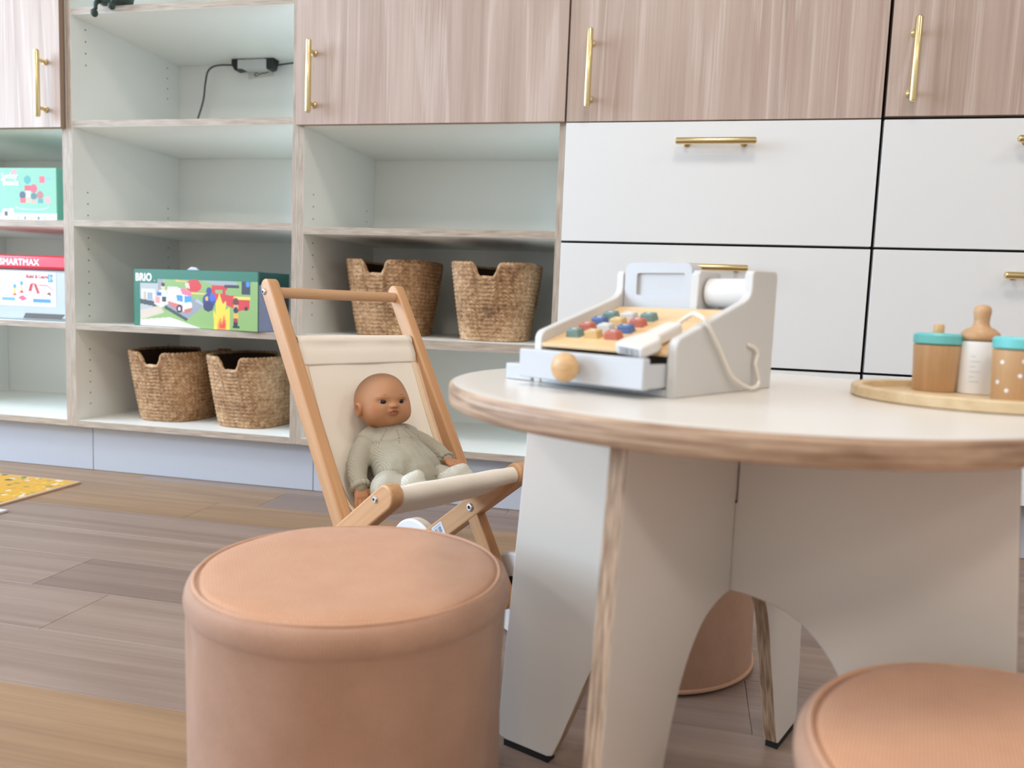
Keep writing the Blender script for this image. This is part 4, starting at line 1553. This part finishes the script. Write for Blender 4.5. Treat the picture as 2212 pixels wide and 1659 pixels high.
# sling
prof = [(-0.2785, 0.4885), (-0.270, 0.4690), (-0.246, 0.4170), (-0.215, 0.3580), (-0.187, 0.3120), (-0.162, 0.2820), (-0.138, 0.2610), (-0.115, 0.2515),
        (-0.095, 0.2500), (-0.072, 0.2570), (-0.050, 0.2670), (-0.030, 0.2790), (-0.013, 0.2930)]
pp = catmull([(u, z, 0) for u, z in prof], 5)
NV = 18


def sling_at(k, w_):
    """k 0..1 from the top seam to the front rod, w_ -1..1 across"""
    x_ = k * (len(pp) - 1)
    i_ = min(int(x_), len(pp) - 2)
    p = pp[i_].lerp(pp[i_ + 1], x_ - i_)
    half = 0.1262
    v_ = half * w_
    arch_ = math.sin(PI * k)
    sag = 0.006 * (1 - w_ ** 2) * arch_
    rip = 0.0013 * math.sin(w_ * 7 + k * 9) * arch_ + 0.0008 * math.sin(w_ * 15 - k * 5) * arch_
    edge = 0.005 * abs(w_) ** 6 * arch_
    return Vector((p.x - 0.6 * sag + rip + edge, v_, p.y - 0.7 * sag + edge))


NK = len(pp) - 1
b = MB()
for i in range(NK + 1):
    for j in range(NV + 1):
        b.v.append(tuple(sling_at(i / NK, -1 + 2 * j / NV)))
for i in range(NK):
    for j in range(NV):
        a = i * (NV + 1) + j
        b.f.append((a, a + 1, a + NV + 2, a + NV + 1))
        b.m.append(0)
sling = b.build('sling', canvas, st, smooth=True)
so_ = sling.modifiers.new('thick', 'SOLIDIFY')
so_.thickness = 0.0014
so_.offset = 0
# sewn hems along both edges
for s in (-1, 1):
    b = MB()
    for i in range(NK + 1):
        for w_ in (0.915, 0.95, 0.985, 1.008):
            p = sling_at(i / NK, s * w_) + Vector((0.80, 0, 0.60)) * 0.0013
            b.v.append(tuple(p))
    for i in range(NK):
        for j in range(3):
            a = i * 4 + j
            q = (a, a + 1, a + 5, a + 4)
            b.f.append(q if s < 0 else q[::-1])
            b.m.append(0)
    o = b.build('edge_hem', canvas_tape, sling, smooth=True)
    m_ = o.modifiers.new('thick', 'SOLIDIFY')
    m_.thickness = 0.0012
    m_.offset = 0
# pocket wrapping the sling rod, sewn to the sling below it
cx_, cz_ = BQ.x, BQ.y
r_ = 0.0118
pk = [(-0.2830, 0.4865), (cx_ - 0.006, cz_ - 0.016)]
for i in range(12):
    a = math.radians(200 - 215 * i / 11)
    pk.append((cx_ + r_ * math.cos(a), cz_ + r_ * math.sin(a)))
pk += [(cx_ + 0.0165, cz_ - 0.0120), (cx_ + 0.0222, cz_ - 0.0230), (-0.2770, 0.4895), (-0.2754, 0.4860)]
b = MB()
for qi, (u, z) in enumerate(pk):
    for j in range(NV + 1):
        w_ = -1.005 + 2.01 * j / NV
        b.v.append((u + (0.0008 * math.sin(w_ * 6 + 1) if qi > 12 else 0), 0.1268 * w_, z))
for i in range(len(pk) - 1):
    for j in range(NV):
        a = i * (NV + 1) + j
        b.f.append((a, a + 1, a + NV + 2, a + NV + 1))
        b.m.append(0)
o = b.build('rod_pocket', canvas, sling, smooth=True)
m_ = o.modifiers.new('thick', 'SOLIDIFY')
m_.thickness = 0.0012
m_.offset = 0
# sleeve around the front rod
b = MB()
nn = 26
r_ = 0.0152
for i in range(nn + 1):
    y_ = -(SB - 0.0008) + 2 * (SB - 0.0008) * i / nn
    ed = max(0, 1 - min(i, nn - i) / 4)
    for j in range(20):
        a = 2 * PI * j / 20
        rr = r_ * (1 - 0.10 * ed * (0.5 + 0.5 * math.sin(3 * a + i * 1.7))) + 0.0004 * math.sin(2 * a + i * 0.8)
        b.v.append((F_.x + rr * math.cos(a), y_, F_.y + rr * math.sin(a)))
for i in range(nn):
    for j in range(20):
        j2 = (j + 1) % 20
        b.f.append((i * 20 + j, i * 20 + j2, (i + 1) * 20 + j2, (i + 1) * 20 + j))
        b.m.append(0)
b.build('front_sleeve', canvas, sling, smooth=True)

# ------------------------------------------------------------------ doll (built in the stroller's frame; v is the viewer's left = local -y)
D0 = Vector((-0.10, 0.0, 0.255))
UV_OFF = [0.033, 0.004, 0.011]     # the dressed torso's place in the sling
ca_, sa_ = math.cos(STA), math.sin(STA)
dl = thing('baby_doll', 'bald baby doll in sage knitted suit sitting in the canvas stroller', 'doll',
           ST + Vector((D0.x * ca_ - D0.y * sa_, D0.x * sa_ + D0.y * ca_, D0.z)), STA)


def uvz(u, v_, z):
    return Vector((u + UV_OFF[0], -v_ - UV_OFF[1], z + UV_OFF[2])) - D0


def blob(chains, voxel, smooth_it, name):
    """union of tapered capsules as one continuous surface"""
    b = MB()
    for ch in chains:
        pts = [(uvz(*c[:3]), c[3]) for c in ch]
        for i in range(len(pts) - 1):
            (p, r), (q, s) = pts[i], pts[i + 1]
            n = max(2, int((q - p).length / (min(r, s) * 0.30)))
            for k in range(n + 1):
                t_ = k / n
                b.sphere(p.lerp(q, t_), r + (s - r) * t_, 0, 12, 8)
    me = b.mesh(name, [])
    o = bpy.data.objects.new(name, me)
    COL.objects.link(o)
    rm = o.modifiers.new('r', 'REMESH')
    rm.mode = 'VOXEL'
    rm.voxel_size = voxel
    sm = o.modifiers.new('s', 'SMOOTH')
    sm.factor = 0.5
    sm.iterations = smooth_it
    dg = bpy.context.evaluated_depsgraph_get()
    m2 = bpy.data.meshes.new_from_object(o.evaluated_get(dg))
    bpy.data.objects.remove(o)
    m2.name = name
    return m2


def finish(me, m_, name, parent=dl):
    me.materials.clear()
    me.materials.append(m_)
    me.polygons.foreach_set('use_smooth', [True] * len(me.polygons))
    return link(name, me, parent)


# jumper
torso = [(-0.222, 0.006, 0.361, 0.023), (-0.206, 0.007, 0.344, 0.036), (-0.184, 0.008, 0.324, 0.043), (-0.152, 0.011, 0.301, 0.047), (-0.132, 0.012, 0.289, 0.045)]
torL = [(-0.212, -0.018, 0.344, 0.024), (-0.148, -0.010, 0.299, 0.043)]
torR = [(-0.212, 0.032, 0.344, 0.024), (-0.148, 0.030, 0.299, 0.043)]
armR = [(-0.216, 0.040, 0.347, 0.0225), (-0.208, 0.066, 0.330, 0.0215), (-0.196, 0.084, 0.311, 0.0195), (-0.182, 0.093, 0.295, 0.0170), (-0.170, 0.096, 0.285, 0.0155)]
armL = [(-0.216, -0.032, 0.347, 0.0225), (-0.200, -0.062, 0.334, 0.0205), (-0.176, -0.078, 0.320, 0.0180), (-0.146, -0.072, 0.313, 0.0150)]
me = blob([torso, torL, torR, armR, armL], 0.0022, 4, 'jumper')
# yoke: the knitted collar piece stands a little proud of the body
nc = uvz(-0.224, 0.006, 0.367)
co = np.empty(len(me.vertices) * 3)
no = np.empty(len(me.vertices) * 3)
me.vertices.foreach_get('co', co)
me.vertices.foreach_get('normal', no)
co, no = co.reshape(-1, 3), no.reshape(-1, 3)
dist = np.linalg.norm((co - np.array(nc)) * np.array([0.9, 1.0, 1.05]), axis=1)
yk = 1 / (1 + np.exp((dist - 0.060) / 0.0008))
fold = 0.0
co = co + no * (0.0030 * yk)[:, None]
me.vertices.foreach_set('co', co.ravel())
me.update()
jumper = finish(me, knit, 'jumper')
bv = BVHTree.FromPolygons([tuple(c) for c in co], [tuple(p.vertices) for p in me.polygons])


def on_surface(start, direction):
    h = bv.ray_cast(start, direction)
    return h


# collar, cuffs and welt as small ribbed rolls
def roll(center, normal, rad, rr, name, mat_, parent, ex=1.0):
    n_ = normal.normalized()
    x_ = n_.cross(Vector((0.3, 0.9, 0.2))).normalized()
    y_ = n_.cross(x_)
    b = MB()
    seg, k_ = 48, 8
    for i in range(seg):
        a = 2 * PI * i / seg
        c = center + (x_ * math.cos(a) + y_ * math.sin(a)) * rad
        o_ = (x_ * math.cos(a) + y_ * math.sin(a))
        w_ = rr * (1 + 0.22 * math.sin(a * 12))
        for j in range(k_):
            q = 2 * PI * j / k_
            b.v.append(tuple(c + (o_ * math.cos(q) + n_ * math.sin(q) * ex) * w_))
    for i in range(seg):
        for j in range(k_):
            i2, j2 = (i + 1) % seg, (j + 1) % k_
            b.f.append((i * k_ + j, i2 * k_ + j, i2 * k_ + j2, i * k_ + j2))
            b.m.append(0)
    return b.build(name, mat_, parent, smooth=True)


roll(uvz(-0.226, 0.006, 0.3715), uvz(-0.243, 0.005, 0.404) - uvz(-0.221, 0.006, 0.361), 0.0255, 0.0030, 'collar', knit, jumper)
roll(uvz(-0.167, 0.0965, 0.2825), uvz(-0.158, 0.098, 0.272) - uvz(-0.182, 0.093, 0.295), 0.0142, 0.0034, 'cuff', knit, jumper, 1.5)
roll(uvz(-0.142, -0.071, 0.3122), uvz(-0.116, -0.067, 0.308) - uvz(-0.176, -0.078, 0.320), 0.0138, 0.0032, 'cuff', knit, jumper, 1.5)
# eyelet rows of the yoke and the ribbed front band
b, rib = MB(), MB()
cen = uvz(-0.215, 0.004, 0.325)
for ang in (-50, -20, 10, 40):
    a = math.radians(ang)
    for k in range(7):
        t_ = k / 6
        tgt = uvz(-0.224, 0.006, 0.367) + (Vector((0.80, 0, -0.62)) * math.cos(a) + Vector((0, -1, -0.12)) * -math.sin(a)) * (0.030 + 0.028 * t_)
        o0 = tgt + Vector((0.35, 0.0, 0.28))
        h = bv.ray_cast(o0, (tgt - o0).normalized())
        if h[0] is not None:
            b.sphere(h[0], 0.00095, 0, 6, 4)
stuff(b.build('eyelets', plain('eyelet_shadow', lin(104, 98, 82), 0.9), jumper))
nr = 26
for k in range(nr):
    t_ = k / (nr - 1)
    for q in range(5):
        tgt = uvz(-0.172 + 0.060 * t_, -0.002 - 0.004 * t_ + 0.0125 * (q / 4 - 0.5), 0.332 - 0.050 * t_)
        o0 = tgt + Vector((0.30, 0, 0.30))
        h = bv.ray_cast(o0, (tgt - o0).normalized())
        p = h[0] if h[0] is not None else tgt
        n_ = h[1] if h[0] is not None else Vector((0.7, 0, 0.7))
        rib.v.append(tuple(p + n_ * (0.0011 + 0.0004 * (-1) ** k - (0.0014 if q in (0, 4) else 0))))
for k in range(nr - 1):
    for q in range(4):
        a = k * 5 + q
        rib.f.append((a, a + 1, a + 6, a + 5))
        rib.m.append(0)
rib.build('front_band', knit, jumper, smooth=True)

# trousers
UV_OFF[:] = [0.0, 0.0, 0.0]
hips = [(-0.106, -0.014, 0.286, 0.032), (-0.104, 0.046, 0.286, 0.032)]
legR = [(-0.102, 0.044, 0.288, 0.032), (-0.092, 0.074, 0.294, 0.031), (-0.076, 0.083, 0.298, 0.027), (-0.056, 0.073, 0.302, 0.020)]
legL = [(-0.102, -0.008, 0.289, 0.032), (-0.086, -0.022, 0.297, 0.029), (-0.070, -0.026, 0.301, 0.024), (-0.054, -0.022, 0.304, 0.019)]
finish(blob([hips, legR, legL], 0.0024, 4, 'trousers'), knit_leg, 'trousers')
finish(blob([[(-0.052, 0.073, 0.302, 0.0175), (-0.043, 0.066, 0.311, 0.0170), (-0.036, 0.058, 0.322, 0.0115)], [(-0.043, 0.066, 0.311, 0.0165), (-0.034, 0.056, 0.311, 0.0120)]], 0.0018, 4, 'bootee'), knit_foot, 'bootee')
finish(blob([[(-0.052, -0.018, 0.303, 0.0175), (-0.043, -0.030, 0.312, 0.0168), (-0.037, -0.042, 0.321, 0.0115)], [(-0.043, -0.030, 0.312, 0.0165), (-0.033, -0.047, 0.311, 0.0125)]], 0.0018, 4, 'bootee'), knit_foot, 'bootee')
UV_OFF[:] = [0.033, 0.004, 0.011]


# hands
def hand(wrist, fwd, side, upv, sgn, name, curl):
    """palm, four fingers and thumb from capsules; fwd along the fingers, side towards the thumb"""
    f_, s_, u_ = fwd.normalized(), side.normalized(), upv.normalized()
    b = MB()

    def cap(pts):
        for i in range(len(pts) - 1):
            (p, r), (q, r2) = pts[i], pts[i + 1]
            n = max(2, int((q - p).length / (min(r, r2) * 0.35)))
            for k in range(n + 1):
                b.sphere(p.lerp(q, k / n), r + (r2 - r) * k / n, 0, 10, 6)
    W0 = wrist
    for k in (-1.0, -0.33, 0.33, 1.0):
        cap([(W0 - f_ * 0.004 + s_ * k * 0.0045, 0.0062), (W0 + f_ * 0.013 + s_ * k * 0.0075, 0.0056)])
    for i, (k, ln) in enumerate(((1.15, 0.88), (0.40, 1.0), (-0.38, 0.95), (-1.12, 0.78))):
        base = W0 + f_ * 0.015 + s_ * k * 0.0078
        p1 = base + f_ * 0.0105 * ln + s_ * k * 0.0014 - u_ * 0.0020 * curl
        p2 = p1 + f_ * 0.0095 * ln + s_ * k * 0.0008 - u_ * 0.0040 * curl
        cap([(base, 0.0038), (p1, 0.0036), (p2, 0.0031)])
    tb_ = W0 + f_ * 0.003 + s_ * 0.0090
    cap([(tb_, 0.0052), (tb_ + f_ * 0.006 + s_ * 0.0055 - u_ * 0.001, 0.0044), (tb_ + f_ * 0.0125 + s_ * 0.0066 - u_ * 0.003, 0.0036)])
    me = b.mesh(name, [])
    o = bpy.data.objects.new(name, me)
    COL.objects.link(o)
    rm = o.modifiers.new('r', 'REMESH')
    rm.mode = 'VOXEL'
    rm.voxel_size = 0.0009
    sm = o.modifiers.new('s', 'SMOOTH')
    sm.iterations = 4
    dg = bpy.context.evaluated_depsgraph_get()
    m2 = bpy.data.meshes.new_from_object(o.evaluated_get(dg))
    bpy.data.objects.remove(o)
    return finish(m2, nail_m, name)


hand(uvz(-0.165, 0.0970, 0.2790), uvz(0.35, 0.10, -0.75) - uvz(0, 0, 0), uvz(0.3, -0.95, 0.05) - uvz(0, 0, 0), uvz(0.8, 0.25, 0.45) - uvz(0, 0, 0), 1, 'hand', 0.8)
hand(uvz(-0.134, -0.0705, 0.3112), uvz(0.85, -0.25, -0.12) - uvz(0, 0, 0), uvz(0.15, 0.95, 0.05) - uvz(0, 0, 0), uvz(0.25, 0.0, 0.95) - uvz(0, 0, 0), -1, 'hand', 0.9)

# ---- head: an ellipsoid shaped by smooth bumps, x = face direction
UV_OFF[:] = [0.0, 0.0, 0.0]
HC = uvz(-0.193, 0.015, 0.4255)
HYAW = math.radians(-15.0)
HX, HY, HZ_ = 0.0550, 0.0525, 0.0520


def head_fn(d):
    """d: (n,3) unit directions; returns surface points in the head frame and paint colours"""
    x, y, z = d[:, 0], d[:, 1], d[:, 2]

    dm = d.copy()
    dm[:, 2] += 2.6 * y ** 2 * (x > 0.5)

    def g(c, s, pout=None):
        c = np.array(c, float)
        c /= np.linalg.norm(c)
        s = np.array(s if hasattr(s, '__len__') else (s, s, s))
        q = ((d if pout is None else pout) - c) / s
        return np.exp(-0.5 * (q ** 2).sum(1))
    r = np.zeros(len(d))
    for sg in (-1, 1):
        r += 0.0098 * g((0.66, sg * 0.56, -0.46), 0.26)          # cheeks
        r += -0.0040 * g((0.90, sg * 0.37, 0.03), (0.12, 0.15, 0.085))  # eye sockets
        r += 0.0022 * g((0.88, sg * 0.36, 0.19), (0.14, 0.18, 0.07))    # brow
        r += 0.0040 * g((0.975, sg * 0.095, -0.115), (0.06, 0.050, 0.042))      # nostril wings
        r += -0.0022 * g((0.90, sg * 0.215, -0.27), (0.1, 0.04, 0.10))   # folds beside the mouth
        r += -0.0045 * g((0.45, sg * 0.80, 0.42), 0.30)          # narrower temples
    r += 0.0036 * g((0.84, 0, 0.50), 0.34)                       # forehead
    r += 0.0012 * g((0.99, 0, -0.02), (0.08, 0.055, 0.08))       # bridge
    r += 0.0072 * g((0.98, 0, -0.085), (0.07, 0.075, 0.050))     # nose tip
    r += -0.0022 * g((0.97, 0, -0.162), (0.1, 0.10, 0.022))     # under the nose
    r += 0.0048 * g((0.94, 0, -0.285), (0.15, 0.17, 0.10))       # muzzle
    r += 0.0046 * g((0.955, 0, -0.228), (0.1, 0.100, 0.030), dm)     # upper lip
    r += 0.0046 * g((0.93, 0, -0.318), (0.1, 0.085, 0.034), dm)     # lower lip
    r += -0.0050 * g((0.945, 0, -0.272), (0.1, 0.105, 0.013), dm)      # mouth line
    r += -0.0030 * g((0.90, 0, -0.400), (0.1, 0.12, 0.030))      # dip above the chin
    r += 0.0050 * g((0.76, 0, -0.62), 0.15)                      # chin
    r += 0.0045 * g((0.30, 0, -0.95), 0.30)                      # jaw underside
    r += 0.0050 * g((-0.80, 0, 0.38), 0.55)                      # back of the skull
    r += -0.0060 * g((-0.55, 0, -0.85), 0.40)                    # nape
    P_ = np.stack([x * HX, y * HY, z * HZ_], 1) + d * r[:, None]
    skin, hair, lip, blush = (np.array(lin(*c)[:3]) for c in ((190, 138, 99), (116, 84, 59), (184, 100, 76), (194, 98, 76)))
    colr = np.tile(skin, (len(d), 1))

    def mixc(a, c):
        colr[:] = colr * (1 - a[:, None]) + c * a[:, None]
    hl = 1 / (1 + np.exp(-((z * 0.70 - x * 0.66) - 0.30) / 0.15))
    mixc(0.85 * hl, hair)
    for sg in (-1, 1):
        mixc((0.42 if sg < 0 else 0.25) * g((0.74, sg * 0.58, -0.22), 0.085), blush)
    mixc(np.clip(1.2 * g((0.955, 0, -0.230), (0.2, 0.100, 0.029), dm), 0, 0.8), lip)
    mixc(np.clip(1.2 * g((0.93, 0, -0.318), (0.2, 0.085, 0.032), dm), 0, 0.8), lip)
    mixc(0.35 * g((0.945, 0, -0.272), (0.2, 0.105, 0.011), dm), np.array(lin(120, 56, 42)[:3]))
    mixc(0.55 * g((0.97, 0.06, -0.152), (0.1, 0.028, 0.016)), np.array(lin(130, 66, 48)[:3]))
    mixc(0.55 * g((0.97, -0.06, -0.152), (0.1, 0.028, 0.016)), np.array(lin(130, 66, 48)[:3]))
    return P_, colr


def head_point(d):
    d = np.array([d], float)
    d /= np.linalg.norm(d)
    return Vector(head_fn(d)[0][0])


NU, NVv = 160, 110
dirs = []
# pole along -x..+x would pinch the face, so the poles sit on the y axis (ears)
for i in range(1, NVv):
    p_ = -PI / 2 + PI * i / NVv
    for j in range(NU):
        t_ = 2 * PI * j / NU
        dirs.append((math.cos(p_) * math.cos(t_), math.sin(p_), math.cos(p_) * math.sin(t_)))
dirs = [(0, -1, 0)] + dirs + [(0, 1, 0)]
dirs = np.array(dirs)
hp, hc = head_fn(dirs)
fs = [(0, 1 + j, 1 + (j + 1) % NU) for j in range(NU)]
for i in range(NVv - 2):
    for j in range(NU):
        a, b2 = 1 + i * NU + j, 1 + i * NU + (j + 1) % NU
        fs.append((a, a + NU, b2 + NU, b2))
Lq = len(dirs) - 1
fs += [(Lq, 1 + (NVv - 2) * NU + (j + 1) % NU, 1 + (NVv - 2) * NU + j) for j in range(NU)]
# neck joined into the same surface mesh
me = bpy.data.meshes.new('head')
me.from_pydata([tuple(p) for p in hp], [], fs)
at_ = me.attributes.new('paint', 'FLOAT_COLOR', 'POINT')
at_.data.foreach_set('color', np.concatenate([hc, np.ones((len(hc), 1))], 1).ravel())
head = finish(me, vinyl, 'head')
head.scale = (0.94, 0.94, 0.94)
head.location = HC
head.rotation_euler = (0, math.radians(-4), HYAW)


def skin_part(b, name, parent, smooth=True, colr=(190, 136, 98)):
    me = b.mesh(name, vinyl, smooth)
    at_ = me.attributes.new('paint', 'FLOAT_COLOR', 'POINT')
    at_.data.foreach_set('color', list(lin(*colr)) * len(me.vertices))
    return link(name, me, parent)


nk = MB().tube([(-0.006, 0, -0.030), (0.004, 0, -0.052), (0.016, 0, -0.070)], [0.030, 0.0255, 0.0265], 32)
skin_part(nk, 'neck', head)
for sg in (-1, 1):
    # eye
    c = head_point((0.90, sg * 0.345, 0.040))
    n_ = Vector((0.90, sg * 0.30, 0.0)).normalized()
    ey = MB().sphere((0, 0, 0), (0.0050, 0.0090, 0.0050), 0, 20, 12).build('eye', eye_white, head, smooth=True)
    ey.location = c - n_ * 0.0026
    ey.rotation_euler = (sg * 0.10, 0, math.atan2(n_.y, n_.x))
    MB().sphere((0.0010, -sg * 0.0003, 0.0), (0.0047, 0.0074, 0.0051), 0, 18, 12).build('iris', eye_dark, ey, smooth=True)
    # lids
    lid_pts, low_pts = [], []
    for k in range(11):
        a = -1 + 2 * k / 10
        lid_pts.append((0.0036 * math.sqrt(max(0, 1 - 0.85 * a * a)), a * 0.0092, 0.0047 * (1 - a * a) + 0.0002))
        low_pts.append((0.0036 * math.sqrt(max(0, 1 - 0.85 * a * a)), a * 0.0084, -0.0046 * (1 - a * a)))
    skin_part(MB().tube(lid_pts, [0.0007 + 0.0010 * (1 - (-1 + 2 * k / 10) ** 2) for k in range(11)], 8), 'upper_lid', ey, True, (176, 112, 80))
    skin_part(MB().tube(low_pts, [0.0004 + 0.0004 * (1 - (-1 + 2 * k / 10) ** 2) for k in range(11)], 8), 'lower_lid', ey, True, (192, 136, 98))
    # brow
    br = []
    for k in range(7):
        a = k / 6
        p = head_point((0.86, sg * (0.21 + 0.22 * a), 0.245 + 0.030 * math.sin(PI * a * 0.8) - 0.02 * a))
        br.append(p)
    MB().tube(br, [0.0004, 0.0006, 0.0006, 0.0005, 0.0004, 0.0003, 0.0002], 6).build('brow', brow_m, head, smooth=True)
    # ear
    e = MB()
    NE = 26
    for i in range(NE):
        a = 2 * PI * i / NE
        for (k, h) in ((1.0, 0.0), (1.08, 0.0045), (0.96, 0.0078), (0.76, 0.0070), (0.52, 0.0034), (0.12, 0.0022)):
            ex_ = 0.0085 * k * math.cos(a) * (1 + 0.15 * math.sin(a))
            ez_ = 0.0125 * k * math.sin(a)
            e.v.append((ex_, h, ez_))
    for i in range(NE):
        for k in range(5):
            i2 = (i + 1) % NE
            q = (i * 6 + k, i2 * 6 + k, i2 * 6 + k + 1, i * 6 + k + 1)
            e.f.append(q if sg > 0 else q[::-1])
            e.m.append(0)
    e.f.append(tuple(i * 6 + 5 for i in range(NE)) if sg > 0 else tuple(reversed([i * 6 + 5 for i in range(NE)])))
    e.m.append(0)
    if sg < 0:
        e.v = [(x, -y, z) for x, y, z in e.v]
    eo = skin_part(e, 'ear', head, True, (196, 140, 102))
    c = head_point((0.24 if sg < 0 else -0.16, sg * 0.95, -0.26))
    eo.location = c - Vector((0, sg * 0.0012, 0))
    eo.rotation_euler = (-sg * 0.12, 0.15, -sg * 0.12)
